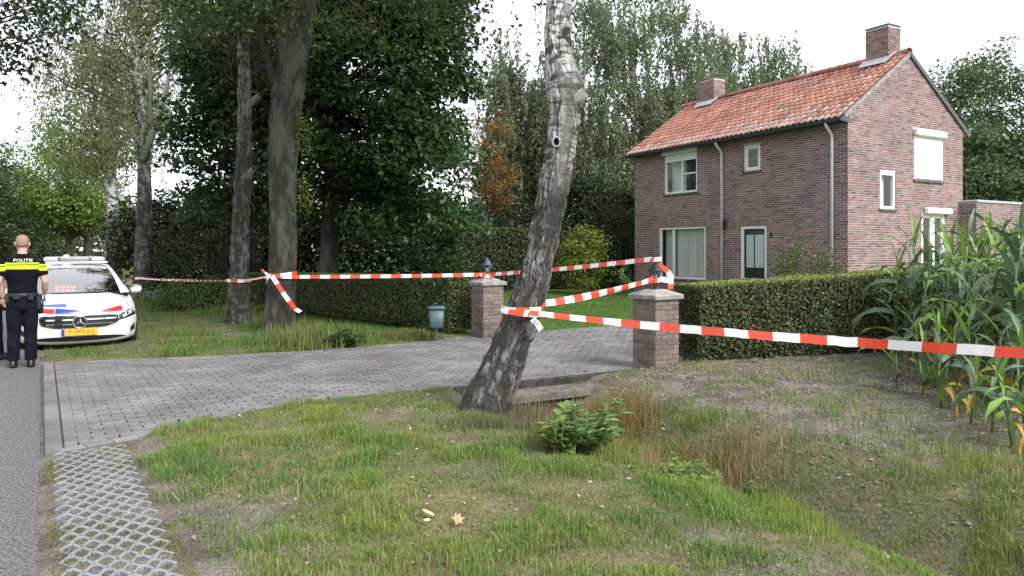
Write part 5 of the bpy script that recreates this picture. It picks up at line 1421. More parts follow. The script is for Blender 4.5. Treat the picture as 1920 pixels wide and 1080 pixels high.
def sagged(a, b, sag, n=24):
    t = np.linspace(0, 1, n)[:, None]; return np.array(a) + (np.array(b) - np.array(a)) * t - UP * sag * 4 * t * (1 - t)
def ring_pts(c, r, z0, z1, a0, a1, n=24, ry=None):
    an = np.linspace(a0, a1, n); return np.column_stack([c[0] + r * np.cos(an), c[1] + (ry or r) * np.sin(an), np.linspace(z0, z1, n)])

# between the thick trunk, the far lamp and the near lamp
oc = at(529, 519, 14.2)
t1 = empty('barrier_tape', (oc[0], oc[1], 0.0)); tag(t1, 'red and white barrier tape stretched from the thick trunk past both lanterns', 'barrier tape', 'barrier tape strands')
pa = at(553, 519, 13.98); lpos = np.array([*pl_top[:2], 1.15]); pb = lpos + np.array([-0.06, -0.09, 0.03]); rl = np.array([*pr_top[:2], 1.52]); 
S1 = sagged(pa, pb, 0.012); WL(ribbon(S1, 0.068, np.tile([0.05, 0.1, 1], (len(S1), 1)), 0.2, 0.1), 'strand', TM, t1)
S2 = sagged(pb + [0.12, 0, 0.0], rl + [-0.06, -0.05, 0.0], 0.02); WL(ribbon(S2, 0.068, np.tile([0.05, 0.15, 1], (len(S2), 1)), 0.2), 'strand', TM, t1)
rp = ring_pts(oc, 0.305, 1.16, 1.11, math.pi * 1.02, math.pi * 1.98); WL(ribbon(rp, 0.075, np.tile([0, 0, 1.0], (len(rp), 1)), 0.2, 0.05), 'wrap', TM, t1)
rp = ring_pts(oc, 0.312, 1.09, 1.2, math.pi * 1.02, math.pi * 1.95); WL(ribbon(rp, 0.07, np.tile([0.1, 0, 1.0], (len(rp), 1)), 0.22, 0.12), 'wrap', TM, t1)
kn_ = at(505, 517, 13.86)
tl_ = np.array([kn_ + [0.05, 0, 0], kn_ + [0.16, -0.05, -0.14], kn_ + [0.32, -0.06, -0.38], kn_ + [0.5, -0.02, -0.63], kn_ + [0.6, 0.0, -0.7]])
tail = WL(ribbon(tl_, 0.085, [(0.85, 0.1, 0.5)] * 5, 0.2, 0.2), 'tail', TM, t1)
for q in (0.12, 0.5):
    m = lerp(tl_[0], tl_[-1], q) + [0, -0.035, 0]; WL(MB().add([m + np.array([x * 0.012 + z * 0.01, 0, z * 0.014 - x * 0.006]) for x, z in ((-1, -1), (1, -1), (1, 1), (-1, 1))], [(0, 1, 2, 3)]), 'print', MT['ink'], tail)
for d in ((-0.14, -0.02, 0.12), (-0.05, -0.03, -0.16)):
    WL(ribbon([kn_, kn_ + np.array(d) * 0.5 + [0, -0.02, 0], kn_ + d], 0.04, [(0.6, 0.2, 0.8)] * 3, 0.1, 0.1), 'knot_end', TM, t1)
# crumpled loops on the far lamp
for k in range(5):
    a0 = rng.random() * 6; rp = ring_pts(lpos, 0.1 + 0.03 * k % 0.05, 1.135 + 0.012 * k, 1.16 + 0.02 * rng.random(), a0, a0 + 5, 14, 0.1); WL(ribbon(rp, 0.055, np.column_stack([rng.normal(0, 0.5, (14, 2)), np.full(14, 1.0)]), 0.13, 0.05 * k, jit=0.012), 'loop', TM, t1)
rp = ring_pts(rl, 0.085, 1.5, 1.53, 2.5, 6.8, 14); WL(ribbon(rp, 0.06, np.tile([0.2, 0, 1.0], (14, 1)), 0.15), 'loop', TM, t1)

# from the near lamp back to the leaning birch
t2 = empty('barrier_tape', (*pr_top[:2], 1.1)); tag(t2, 'short red and white tape from the near lantern down to the leaning birch', 'barrier tape', 'barrier tape strands')
la = np.array([pr_top[0], pr_top[1], 1.225]); lb_ = at(1012, 570, 7.72)
S = sagged(la + [-0.07, -0.06, 0.0], lb_, 0.02); tw_ = np.linspace(0, 1, len(S)); WL(ribbon(S, 0.07, np.column_stack([0.2 * np.sin(tw_ * 5), 0.3 * np.cos(tw_ * 4), np.ones(len(S))]), 0.2, 0.1), 'strand', TM, t2)
S = sagged(la + [-0.05, -0.1, 0.03], lb_ + [0.03, -0.1, 0.01], 0.05); WL(ribbon(S, 0.06, np.column_stack([0.2 * np.sin(tw_ * 6), -0.4 + 0.5 * np.cos(tw_ * 7), np.ones(len(S))]), 0.2, 0.02), 'strand', TM, t2)
rp = ring_pts(la, 0.07, 1.2, 1.24, 2.6, 7.2, 16); WL(ribbon(rp, 0.06, np.tile([0, 0.1, 1.0], (16, 1)), 0.16), 'loop', TM, t2)
WL(ribbon([la + [0.03, 0.03, 0.22], la + [0.15, 0.0, 0.14], la + [0.21, -0.02, 0.05], la + [0.2, -0.04, -0.12]], 0.075, [(0.2, 0, 1), (0.5, 0, 1), (1, 0, 0.4), (1, 0, 0.1)], 0.18, 0.0), 'loop', TM, t2)
WL(ribbon([la + [0.04, -0.08, 0.02], la + [0.12, -0.08, 0.0], la + [0.2, -0.05, 0.0]], 0.07, [(0, 0, 1)] * 3, 0.2, 0.2), 'loop', TM, t2)

# nearest strand: leaning birch to the right
t3 = empty('barrier_tape', (*at(981, 583, 7.45)[:2], 0.9)); tag(t3, 'nearest red and white tape running from the leaning birch out of frame at right', 'barrier tape', 'barrier tape strands')
bc = at(980, 583, 7.4); A_ = bc + [0.05, -0.22, 0.005]; B_ = at(1920, 662, 4.25); Bx = A_ + (B_ - A_) * 1.7
S = sagged(A_, B_, 0.03, 40); S = np.vstack([S, [Bx]]); tw_ = np.linspace(0, 1, len(S))
WL(ribbon(S, 0.067, np.column_stack([0.05 + 0.06 * np.sin(tw_ * 21), 0.9 * (1 - tw_) ** 1.5 + 0.25 * np.sin(tw_ * 13) + 0.1 * np.sin(tw_ * 37), np.ones(len(S))]), 0.2, 0.05, jit=0.0015), 'strand', TM, t3)
rp = ring_pts(bc, 0.225, 1.06, 0.985, math.pi * 0.95, math.pi * 1.97, 20, 0.235); WL(ribbon(rp, 0.07, np.tile([0.3, 0, 1.0], (20, 1)), 0.17, 0.1), 'wrap', TM, t3)
rp = ring_pts(bc, 0.222, 1.05, 1.055, math.pi * 0.97, math.pi * 1.9, 20, 0.232); WL(ribbon(rp, 0.04, np.tile([0.1, 0, 1.0], (20, 1)), 0.15), 'wrap', TM, t3)
kp = bc + [0.09, -0.235, -0.06]
WL(ribbon([kp, kp + [0.06, -0.01, -0.05], kp + [0.09, 0.0, -0.11]], 0.06, [(0.8, 0, 0.7)] * 3, 0.25, 0.25), 'tail', TM, t3)
for q in (0.2, 0.32, 0.44): WL(MB().box(kp + np.array([0.06, -0.02, -0.05]) * (q * 2) + [0, -0.006, 0], (0.045, 0.002, 0.006), (norm([0.8, 0, 0.7]), (0, 1, 0), norm([-0.7, 0, 0.8]))), 'print', MT['ink'], t3)
# far strand behind the police car
t4 = empty('barrier_tape', (*at(262, 521, 24)[:2], 0.6)); tag(t4, 'far thin tape from the weeping birch past the double birch to the thick trunk', 'barrier tape', 'barrier tape strands')
f0, f1, f2 = at(262, 522, 23.7), at(447, 526, 15.9), at(503, 518, 14.0)
S = sagged(f0, f1 + [0, -0.02, 0], 0.03); tw_ = np.linspace(0, 1, len(S)); WL(ribbon(S, 0.07, np.column_stack([0 * tw_, 1.2 * np.sin(1 + tw_ * 4), np.ones(len(S)) * 0.9]), 0.2), 'strand', TM, t4)
S = sagged(f1 + [0.1, -0.03, 0], f2, 0.01, 10); WL(ribbon(S, 0.06, np.tile([0, 1.2, 1.0], (10, 1)), 0.1), 'strand', TM, t4)
rp = ring_pts(at(448, 525, 16.2), 0.26, f1[2], f1[2] - 0.02, math.pi * 1.02, math.pi * 1.98); WL(ribbon(rp, 0.07, np.tile([0, 0, 1.0], (24, 1)), 0.15), 'wrap', TM, t4)
rp = ring_pts(at(269, 521, 24), 0.3, f0[2], f0[2] + 0.01, math.pi * 1.02, math.pi * 1.98); WL(ribbon(rp, 0.07, np.tile([0, 0, 1.0], (24, 1)), 0.3), 'wrap', TM, t4)

# ------------------------------------------------------------------ bin, post, block, litter
bpz = gp(818, 641)
bn = empty('litter_bin', (bpz[0], bpz[1], 0), math.radians(12)); tag(bn, 'small teal-green plastic bin on a short post by the left hedge', 'bin')
def lp(mb, name, m, par):
    o = mb.build(name, m); o.parent = par; return o
def rrect(w, d, r, z, n=4):
    out = []
    for cx, cy, a0 in ((w / 2 - r, d / 2 - r, 0), (-w / 2 + r, d / 2 - r, 90), (-w / 2 + r, -d / 2 + r, 180), (w / 2 - r, -d / 2 + r, 270)):
        for k in range(n): a = math.radians(a0 + 90 * k / (n - 1)); out.append((cx + r * math.cos(a), cy + r * math.sin(a), z))
    return out
lp(MB().loft([rrect(0.235, 0.19, 0.05, 0.25), rrect(0.245, 0.2, 0.05, 0.28), rrect(0.285, 0.24, 0.05, 0.6)]), 'body', MT['bin'], bn)
lp(MB().loft([rrect(0.315, 0.27, 0.055, 0.585), rrect(0.32, 0.275, 0.055, 0.6), rrect(0.32, 0.275, 0.055, 0.625), rrect(0.29, 0.24, 0.05, 0.64), rrect(0.12, 0.1, 0.03, 0.65)]), 'lid', MT['bin'], bn)
lp(MB().tube([(0.02, 0.13, -0.05), (0.02, 0.13, 0.5)], 0.03, 8), 'post', MT['wood'], bn)
lp(MB().tube([(-0.06, 0.0, 0.655), (-0.04, 0, 0.685), (0.02, 0, 0.685), (0.04, 0, 0.655)], 0.008, 6), 'handle', MT['bin'], bn)
p0 = bb(237, 48); pole = empty('road_marker_pole', p0); tag(pole, 'slim pale pole standing between the birches far behind the police car', 'pole')
lp(MB().lathe([(0.07, 0), (0.06, 0.4), (0.045, 0.45), (0.04, 3.4)], 8), 'shaft', MT['lead'], pole); lp(MB().lathe([(0.048, 3.4), (0.05, 3.46), (0.01, 3.5)], 8), 'cap', MT['lead'], pole)
p0 = gp(285, 561, 0); pk = empty('concrete_planter', p0, 0.3); tag(pk, 'low pale concrete planter by the ground cover, right of the weeping birch', 'planter')
o = lp(MB().bbox((0, 0, 0.12), (0.55, 0.4, 0.24), 0.02), 'trough', MT['concrete'], pk); lp(MB().bbox((0, 0, 0.245), (0.6, 0.45, 0.03), 0.01), 'rim', MT['concrete'], pk)
def zc(p): return np.array([p[0], p[1], float(terrain(p[0], p[1]))])
stick_m = m_noise('split_wood', (0.5, 0.4, 0.25), (0.7, 0.6, 0.42), 20, 0.8, 0.3, 0.004)
def splinter(px, py, L, r, rz, label):
    q = zc(gp(px, py)); o = MB().loft([[(x, y * r * k, z * r * k + 0.02) for y, z in ((-1, -0.5), (1, -0.6), (0.9, 0.5), (-0.2, 0.8), (-0.9, 0.4))] for x, k in ((-L / 2, 0.5), (-L / 4, 1), (L / 4, 0.85), (L / 2, 0.25))], smooth=False).build('wood_splinter', stick_m)
    o.location = q + UP * 0.02; o.rotation_euler = (0.2, 0.1, rz); tag(o, label, 'wood chip')
splinter(804, 972, 0.1, 0.012, -0.7, 'larger pale split wood chip lying in the foreground grass')
splinter(800, 985, 0.045, 0.009, 0.5, 'tiny pale wood chip just below the larger chip')
leaf_br = m_noise('dry_leaf', (0.34, 0.16, 0.08), (0.55, 0.33, 0.2), 30, 0.8, 0.3, 0.003)
def fallen(px, py, s, rz, label):
    q = zc(gp(px, py)); outl = [(0.5, 0), (0.28, 0.12), (0.3, 0.3), (0.05, 0.2), (-0.15, 0.36), (-0.2, 0.12), (-0.5, 0.02), (-0.2, -0.12), (-0.12, -0.35), (0.08, -0.18), (0.3, -0.3), (0.26, -0.1)]
    V = [(0, 0, 0.05 * s)] + [(x * s, y * s, (0.25 * abs(y) + 0.3 * x * x) * s) for x, y in outl]; n = len(outl)
    V += [(x, y, z - 0.002) for x, y, z in V]
    F = [(0, 1 + i, 1 + (i + 1) % n) for i in range(n)] + [(n + 1, n + 2 + (i + 1) % n, n + 2 + i) for i in range(n)]
    o = MB().add(V, F).build('fallen_leaf', leaf_br); o.location = q + UP * 0.045; o.rotation_euler = (0.5, -0.3, rz); tag(o, label, 'leaf', 'fallen leaves')
fallen(858, 985, 0.11, 1.4, 'brown lobed fallen leaf right of the wood chip in the foreground grass')
fallen(1647, 961, 0.08, 0.3, 'small brown fallen leaf in the grass at the lower right')
fallen(1105, 1000, 0.06, 2.2, 'small reddish fallen leaf right of the lobed leaf in the foreground')
fallen(512, 672, 0.16, 0.4, 'reddish fallen leaf lying at the far edge of the driveway below the double birch')

# clods on the bare soil, litter in the grass
N = 9000; x = 0.8 + 6.4 * rng.random(N); y = 4.2 + 7.2 * rng.random(N); n, s = to_ns(x, y)
k = (n > 5.3 + 0.8 * (fbm(x, y, 203, 2) - 0.5)) & (s < 7.3) & (np.abs(x) < 0.76 * y) & ~in_poly(x, y, drive_poly); x, y = x[k], y[k]; N = len(x)
r = 0.008 + 0.022 * rng.random(N) ** 3; O = np.array([(1, 0, 0), (0, 1, 0), (-1, 0, 0), (0, -1, 0), (0, 0, 1), (0, 0, -1)], float)
V = np.column_stack([x, y, terrain(x, y) + r * 0.2])[:, None, :] + O[None] * r[:, None, None] * (0.6 + 0.8 * rng.random((N, 6, 1))) * [1, 1, 0.7]
f = np.array([(0, 1, 4), (1, 2, 4), (2, 3, 4), (3, 0, 4), (1, 0, 5), (2, 1, 5), (3, 2, 5), (0, 3, 5)])
tag(link('soil_clods', np_mesh('soil_clods', V.reshape(-1, 3), (f[None] + (np.arange(N) * 6)[:, None, None]).reshape(-1, 3), np.repeat(lerp(np.array([0.12, 0.1, 0.085]), np.array([0.27, 0.24, 0.21]), rng.random((N, 1))), 6, 0)), MT['ground']), 'small grey-brown clods and stones on the bare soil', 'soil', kind='stuff')
N = 5200; y = 2.8 + 7.4 * rng.random(N) ** 0.8; x = -2.8 + 9.5 * rng.random(N); n, s = to_ns(x, y); k = (n > 0.62) & (np.abs(x) < 0.75 * y) & ~in_poly(x, y, drive_poly); x, y = x[k], y[k]; N = len(x)
col_ = tint(N, (0.25, 0.15, 0.08), (0.48, 0.38, 0.24), 0.5, (0.6, 0.56, 0.48), 0.12)
tag(link('leaf_litter', leaf_mesh('leaf_litter', np.column_stack([x, y, terrain(x, y) + 0.006 + 0.03 * rng.random(N)]), UP + rng.normal(size=(N, 3)) * 0.45, 0.018 + 0.03 * rng.random(N) ** 2, col_), MT['leaf_mat']), 'dry leaf scraps and straw scattered through the near verge', 'litter', kind='stuff')
N = 420; y = 6 + 8 * rng.random(N); x = -6 + 9 * rng.random(N); k = in_poly(x, y, drive_poly) & (rng.random(N) < 0.3 + 0.7 * (dist_line(x, y, near_edge + far_edge) < 0.4)); x, y = x[k], y[k]; N = len(x)
tag(link('driveway_litter', leaf_mesh('driveway_litter', np.column_stack([x, y, np.full(N, 0.006)]), UP + rng.normal(size=(N, 3)) * 0.15, 0.015 + 0.03 * rng.random(N) ** 2, tint(N, (0.2, 0.13, 0.08), (0.5, 0.42, 0.3), 0.5)), MT['leaf_mat']), 'small dry leaf scraps lying on the paved driveway', 'litter', kind='stuff')

# ------------------------------------------------------------------ police car
paint = m_plain('white_car_paint', (0.82, 0.82, 0.82), 0.28, 0, 0.5, 0.6, dirt=0.02)
redf = m_plain('red_stripe_film', (0.6, 0.03, 0.025), 0.3, coat=0.4, dirt=0.02); bluef = m_plain('blue_stripe_film', (0.015, 0.05, 0.36), 0.3, coat=0.4, dirt=0.02)
rubber = m_plain('tyre_rubber', (0.018, 0.018, 0.019), 0.8); trim = m_plain('black_trim', (0.012, 0.012, 0.013), 0.35); chrome = m_plain('chrome', (0.7, 0.7, 0.71), 0.12, 1.0)
def car_glass():
    m, nt, bs = mk('car_glass'); bs.inputs['Base Color'].default_value = (0.012, 0.015, 0.017, 1); bs.inputs['Roughness'].default_value = 0.03; bs.inputs['IOR'].default_value = 1.9; bs.inputs['Coat Weight'].default_value = 0.5; return m
cglass = m_glass('windscreen_glass', (0.5, 0.57, 0.56), 0.85); dglass = car_glass()
cpos = ns(0.545, 13.9, -0.045); CRZ = math.atan2(ND[1], ND[0])
car = empty('police_car', cpos, CRZ); tag(car, 'white police car with red and blue stripes parked half on the verge', 'car')
pt_ = np.linspace(0, 1, 10)
pd_ = np.array([0.16, 0.05, 0.015, 0.0, 0.0, 0.025, 0.10, 0.36, 0.72, 1.08]); pz_ = np.array([0.115, 0.16, 0.25, 0.38, 0.52, 0.64, 0.72, 0.80, 0.865, 0.915])
def sm(t, v):
    t = np.clip(t, 0, 1) * (len(v) - 1); i = int(min(math.floor(t), len(v) - 2)); f = t - i
    p0, p1, p2, p3_ = v[max(i - 1, 0)], v[i], v[i + 1], v[min(i + 2, len(v) - 1)]
    return 0.5 * (2 * p1 + (p2 - p0) * f + (2 * p0 - 5 * p1 + 4 * p2 - p3_) * f * f + (3 * p1 - p0 - 3 * p2 + p3_) * f ** 3)
Wt = [0.83, 0.865, 0.885, 0.89, 0.885, 0.87, 0.855, 0.845, 0.83, 0.80]
def FS(q, t, off=0.0):
    """front of the car: q across (-1..1), t from the bumper lip up over the bonnet"""
    def S(q, t):
        d, z, w = sm(t, pd_), sm(t, pz_), sm(t, Wt); hood = float(sstep(0.5, 1.0, t)); aq = abs(q)
        d = d + (1 - hood) * (0.16 * aq ** 2 + 0.40 * aq ** 6) + hood * 0.16 * aq ** 2
        z = z - float(sstep(0.55, 0.75, t)) * (0.02 * aq ** 2 + 0.075 * aq ** 5) + 0.02 * aq ** 2 * (1 - float(sstep(0, 0.25, t)))
        crease = 0.012 * math.exp(-((aq - 0.62) / 0.12) ** 2) * float(sstep(0.6, 0.8, t))
        return np.array([q * w, d, z + crease])
    p = S(q, t)
    if off:
        e = 1e-3; n = np.cross(S(min(q + e, 1), t) - S(max(q - e, -1), t), S(q, min(t + e, 1)) - S(q, max(t - e, 0))); p = p + norm(n) * off
    return p
def tz_of(z): return float(np.interp(z, pz_, pt_))
NQ, NT = 41, 46
body = MB(); qs = np.linspace(-1, 1, NQ); tt = np.linspace(0, 1, NT)
body.grid([[FS(q, t) for q in qs] for t in tt])
whl = [(0.83, 0.30), (3.56, 0.30)]
for sgn in (-1, 1):
    rows = []
    for t in tt:
        e = FS(sgn, t); row = []
        for u in np.linspace(0, 1, 60):
            d = lerp(e[1], 4.33, u); z = lerp(e[2], (0.2 + 0.75 * t), sstep(0, 0.25, u)) if t < 1 else lerp(e[2], 0.95, u)
            z = lerp(e[2], 0.17 + (0.93 - 0.17) * (t ** 0.8), float(sstep(0, 0.3, u)))
            x = 0.895 - 0.07 * max(0, (z - 0.72) / 0.21) ** 1.5 - 0.05 * max(0, (0.3 - z) / 0.18) - 0.10 * float(sstep(0.85, 1, u)) + 0.008 * math.exp(-((z - 0.68) / 0.05) ** 2)
            x = lerp(abs(e[0]), x, float(sstep(0, 0.12, u))); row.append((sgn * x, d, z))
        rows.append(row)
    body.grid(rows, keep=lambda i, j: not any((rows[i][j][1] - a) ** 2 + (rows[i][j][2] - b) ** 2 < 0.345 ** 2 for a, b in whl))
rear = [[(x * 0.79, 4.33 + 0.05 * (1 - x * x), z) for x in np.linspace(-1, 1, 9)] for z in (0.17, 0.4, 0.6, 0.8, 0.93)]
body.grid(rear)
body.add([(-0.8, 0.3, 0.2), (0.8, 0.3, 0.2), (0.8, 4.3, 0.2), (-0.8, 4.3, 0.2)], [(0, 1, 2, 3)], 1)
bo = lp(body, 'body', [paint, trim], car)
# cabin
def scr(q, k, off=0.0):
    """windscreen surface: k 0 at the base, 1 at the roof"""
    x = q * lerp(0.70, 0.545, k); d = lerp(1.06, 1.93, k) + lerp(0.16, 0.07, k) * q * q - 0.05 * math.sin(math.pi * k); z = lerp(0.915, 1.36, k) - 0.02 * q * q + 0.035 * math.sin(math.pi * k)
    return np.array([x, d - off * 0.5, z + off])
cab = MB()
for sgn in (-1, 1):
    inn = [scr(sgn, k) for k in np.linspace(0, 1, 8)]; out = [np.array([sgn * lerp(0.80, 0.60, k), lerp(1.24, 2.06, k), lerp(0.9, 1.345, k) + 0.03 * math.sin(math.pi * k)]) for k in np.linspace(0, 1, 8)]
    cab.grid([[a, (a + b) / 2 + [sgn * 0.012, -0.012, 0.012], b] for a, b in zip(inn, out)])
    dd = np.linspace(1.24, 4.25, 30)
    def rail(d):
        k = min(1, max(0, (d - 1.24) / 0.82)); xr, zr = lerp(0.80, 0.60, k), lerp(0.9, 1.345, k) + 0.03 * math.sin(math.pi * k)
        if d > 2.06: xr, zr = 0.60 + 0.01 * math.sin((d - 2.06)), 1.345 + 0.05 * math.sin(math.pi * min(1, (d - 2.06) / 1.8))
        if d > 3.75: j = (d - 3.75) / 0.5; xr, zr = lerp(0.6, 0.74, j * j), lerp(1.35, 0.94, j ** 1.5)
        return np.array([sgn * xr, d, zr])
    cab.grid([[np.array([sgn * 0.83, d, 0.925]) * (1 - t) + rail(d) * t + [sgn * 0.025 * math.sin(math.pi * t), 0, 0] for t in np.linspace(0, 1, 5)] for d in dd])
    sw = MB(); sw.grid([[np.array([sgn * 0.83, d, 0.925]) * (1 - t) + rail(d) * t + [sgn * (0.025 * math.sin(math.pi * t) + 0.006), 0, 0] for t in np.linspace(0.06, 0.9, 5)] for d in np.linspace(1.5, 2.7, 10)]); lp(sw, 'side_window', dglass, car)
    sw = MB(); sw.grid([[np.array([sgn * 0.83, d, 0.925]) * (1 - t) + rail(d) * t + [sgn * (0.025 * math.sin(math.pi * t) + 0.006), 0, 0] for t in np.linspace(0.06, 0.9, 5)] for d in np.linspace(2.78, 3.85, 10)]); lp(sw, 'side_window', dglass, car)
roofz = lambda d: 1.36 + 0.085 * math.sin(math.pi * min(0.5, (d - 1.93) / 2.0)) if d < 2.93 else 1.445 - 0.07 * ((d - 2.93) / 0.9) ** 2
cab.grid([[np.array([q * (0.6 if d > 2.0 else 0.56), d + (0.07 * q * q if d < 2.0 else (0.13 * q * q if d < 2.1 else 0)), roofz(d) - 0.045 * abs(q) ** 3 - (0.0 if d > 2 else 0.005)]) for q in np.linspace(-1, 1, 15)] for d in (1.93, 2.06, 2.3, 2.6, 3.0, 3.4, 3.82)])
lp(cab, 'roof', paint, car)
rg_ = MB(); rg_.grid([[np.array([q * lerp(0.58, 0.74, k), lerp(3.82, 4.28, k), lerp(1.375, 0.93, k) - 0.03 * q * q]) for q in np.linspace(-1, 1, 9)] for k in np.linspace(0, 1, 5)]); lp(rg_, 'rear_window', dglass, car)
ws = MB(); ws.grid([[scr(q * 0.985, k) for q in np.linspace(-1, 1, 15)] for k in np.linspace(0.0, 1, 9)]); lp(ws, 'windscreen', cglass, car)
lp(MB().grid([[scr(q, k, 0.003) for q in np.linspace(-1, 1, 15)] for k in (-0.05, 0.03)]), 'cowl_trim', trim, car)
inn = MB(); inn.box((0, 1.75, 0.86), (1.35, 0.9, 0.12)); inn.box((-0.36, 2.45, 0.95), (0.46, 0.18, 0.62)); inn.box((0.36, 2.45, 0.95), (0.46, 0.18, 0.62)); inn.box((0, 3.4, 0.9), (1.2, 0.15, 0.5)); lp(inn, 'interior', trim, car)
lp(MB().bbox((0.0, 1.93, 1.29), (0.2, 0.04, 0.06), 0.015), 'interior_mirror', trim, car)
# warning lights and message board behind the windscreen
wl_ = lp(MB().bbox((-0.17, 1.5, 0.985), (0.36, 0.05, 0.13), 0.012), 'warning_light', trim, car)
amber = m_emit('amber_lamp', (1.0, 0.2, 0.01), 1.3)
for i in range(4):
    for j in range(2): lp(MB().bbox((-0.295 + i * 0.083, 1.471, 0.955 + j * 0.06), (0.062, 0.012, 0.04), 0.005), 'amber_lens', amber, wl_)
mbd = lp(MB().bbox((0.24, 1.5, 0.985), (0.36, 0.03, 0.12), 0.006), 'message_board', trim, car)
ledm = m_plain('message_led', (0.5, 0.53, 0.56), 0.5)
for r in range(2):
    for i in range(9): lp(MB().bbox((0.085 + i * 0.039, 1.48, 0.958 + r * 0.052), (0.022 if (i + r) % 3 else 0.031, 0.008, 0.034), 0.003), 'display_segment', ledm, mbd)
# light bar
lbz = 1.475
lbr = lp(MB().loft([rrect(0.98, 0.2, 0.05, 0), rrect(1.02, 0.24, 0.06, 0.015), rrect(1.02, 0.24, 0.06, 0.03)]), 'light_bar', m_plain('light_bar_white', (0.75, 0.76, 0.77), 0.35), car); lbr.location = (0, 2.24, lbz - 0.035)
for x, w, m in ((0, 0.5, m_plain('smoked_lens', (0.24, 0.25, 0.27), 0.35)), (-0.385, 0.24, m_plain('grey_lens', (0.42, 0.44, 0.47), 0.35)), (0.385, 0.24, m_plain('grey_lens', (0.42, 0.44, 0.47), 0.35))):
    o = MB().loft([rrect(w, 0.25, 0.03, 0.03), rrect(w, 0.25, 0.03, 0.09), rrect(w - 0.03, 0.22, 0.03, 0.105)]).build('lens', m); o.parent = lbr; o.location = (x, 0, 0)
o = MB().loft([rrect(0.96, 0.22, 0.04, 0.105), rrect(0.94, 0.2, 0.04, 0.118)]).build('cover', m_plain('bar_cover', (0.7, 0.71, 0.72), 0.4)); o.parent = lbr
o = lp(MB().bbox((0, 2.15, 1.452), (1.1, 0.06, 0.03), 0.01), 'bar_mount', paint, car)
o = lp(MB().lathe([(0.1, 1.43), (0.09, 1.5), (0.05, 1.585), (0.01, 1.6)], 12, (-0.12, 2.7, 0)), 'antenna_dome', paint, car)
# grille: dark mouth, chrome bars, round emblem
def patch(q0, q1, z_lo, z_hi, off, nq=25, nz=7, e=0.0):
    mb = MB(); rows = []
    for j in np.linspace(0, 1, nz):
        row = []
        for q in np.linspace(q0, q1, nq):
            s = (q - q0) / (q1 - q0) * 2 - 1; lo, hi = z_lo(s), z_hi(s); row.append(FS(q, tz_of(lerp(lo, hi, j)), off))
        rows.append(row)
    mb.grid(rows); return mb
gr_lo = lambda s: 0.405 + 0.11 * abs(s) ** 5; gr_hi = lambda s: 0.595 - 0.02 * abs(s) ** 8
lp(patch(-0.665, 0.665, lambda s: gr_lo(s) - 0.02, lambda s: gr_hi(s) + 0.012, 0.003), 'grille_surround', chrome, car)
gr = lp(patch(-0.64, 0.64, gr_lo, gr_hi, 0.007), 'grille', trim, car)
for zc_ in (0.462, 0.535): o = patch(-0.60, 0.60, lambda s, z=zc_: z - 0.011, lambda s, z=zc_: z + 0.011, 0.022, nz=3).build('bar', chrome); o.parent = gr
ec = np.array([0, -0.03, 0.497])
def ringy(r, tr, mb, k=24): 
    mb.loft([[ec + np.array([(r + tr * math.cos(b)) * math.cos(a), -tr * math.sin(b), (r + tr * math.cos(b)) * math.sin(a)]) for b in np.linspace(0, 2 * math.pi, 6, endpoint=False)] for a in np.linspace(0, 2 * math.pi, k)], cap=False); return mb
em = lp(MB().loft([[ec + np.array([0.1 * math.cos(a), y, 0.1 * math.sin(a)]) for a in np.linspace(0, 2 * math.pi, 20, endpoint=False)] for y in (0.02, 0.0)]), 'emblem', trim, gr)
em.parent = gr; o = ringy(0.098, 0.011, MB()).build('emblem_ring', chrome); o.parent = gr
st_ = MB(); c0_ = ec + [0, -0.02, 0]
ring3 = []
for k in range(6):
    a = math.pi / 2 + k * math.pi / 3; r = 0.096 if k % 2 == 0 else 0.022; ring3.append(ec + np.array([r * math.cos(a), -0.006, r * math.sin(a)]))
st_.add([c0_] + ring3, [(0, 1 + k, 1 + (k + 1) % 6) for k in range(6)]); o = st_.build('emblem_star', chrome); o.parent = gr
# lower intake, side vents, plate
lp(patch(-0.8, 0.8, lambda s: 0.185 + 0.03 * abs(s) ** 3, lambda s: 0.262 - 0.045 * abs(s) ** 4 + 0.0, 0.006), 'lower_intake', trim, car)
for sg in (-1, 1):
    lp(patch(sg * 0.86, sg * 0.95, lambda s: 0.27 + 0.02 * (1 + s), lambda s: 0.41 - 0.03 * (1 - s), 0.006, 7, 5), 'side_vent', trim, car)
    hl_lo = lambda s: 0.525 + 0.03 * s; hl_hi = lambda s: 0.645 + 0.062 * s - 0.02 * max(0, s) ** 4
    hl = lp(patch(sg * 0.66, sg * 0.985, hl_lo, hl_hi, 0.006, 14, 6), 'headlight', m_plain('headlight_dark', (0.03, 0.034, 0.04), 0.08, coat=1.0), car)
    o = patch(sg * 0.72, sg * 0.97, lambda s: hl_lo(s) + 0.045 + 0.01 * s, lambda s: hl_hi(s) - 0.012, 0.012, 10, 3).build('daytime_strip', m_plain('headlight_bright', (0.75, 0.78, 0.82), 0.15)); o.parent = hl
    for qq in (0.8, 0.9):
        o = MB().lathe([(0.03, -0.01), (0.032, 0.006), (0.02, 0.012)], 10).build('lamp_lens', chrome); o.parent = hl; o.location = FS(sg * qq, tz_of(0.60 + 0.03 * (qq - 0.83) * 8), 0.01); o.rotation_euler = (math.radians(90), 0, sg * 0.5)
npl = lp(MB().bbox((0.0, -0.025, 0.335), (0.52, 0.012, 0.112), 0.003), 'number_plate', m_plain('plate_yellow', (0.85, 0.46, 0.02), 0.4, dirt=0.03), car)
o = MB().bbox((-0.237, -0.0325, 0.335), (0.044, 0.004, 0.108), 0.001).build('country_band', bluef); o.parent = npl
tm = text_mesh('P-393-KS', 0.098)
for v in tm.vertices: v.co = (v.co.x * 1.02 + 0.022, -0.0335, v.co.y + 0.335)
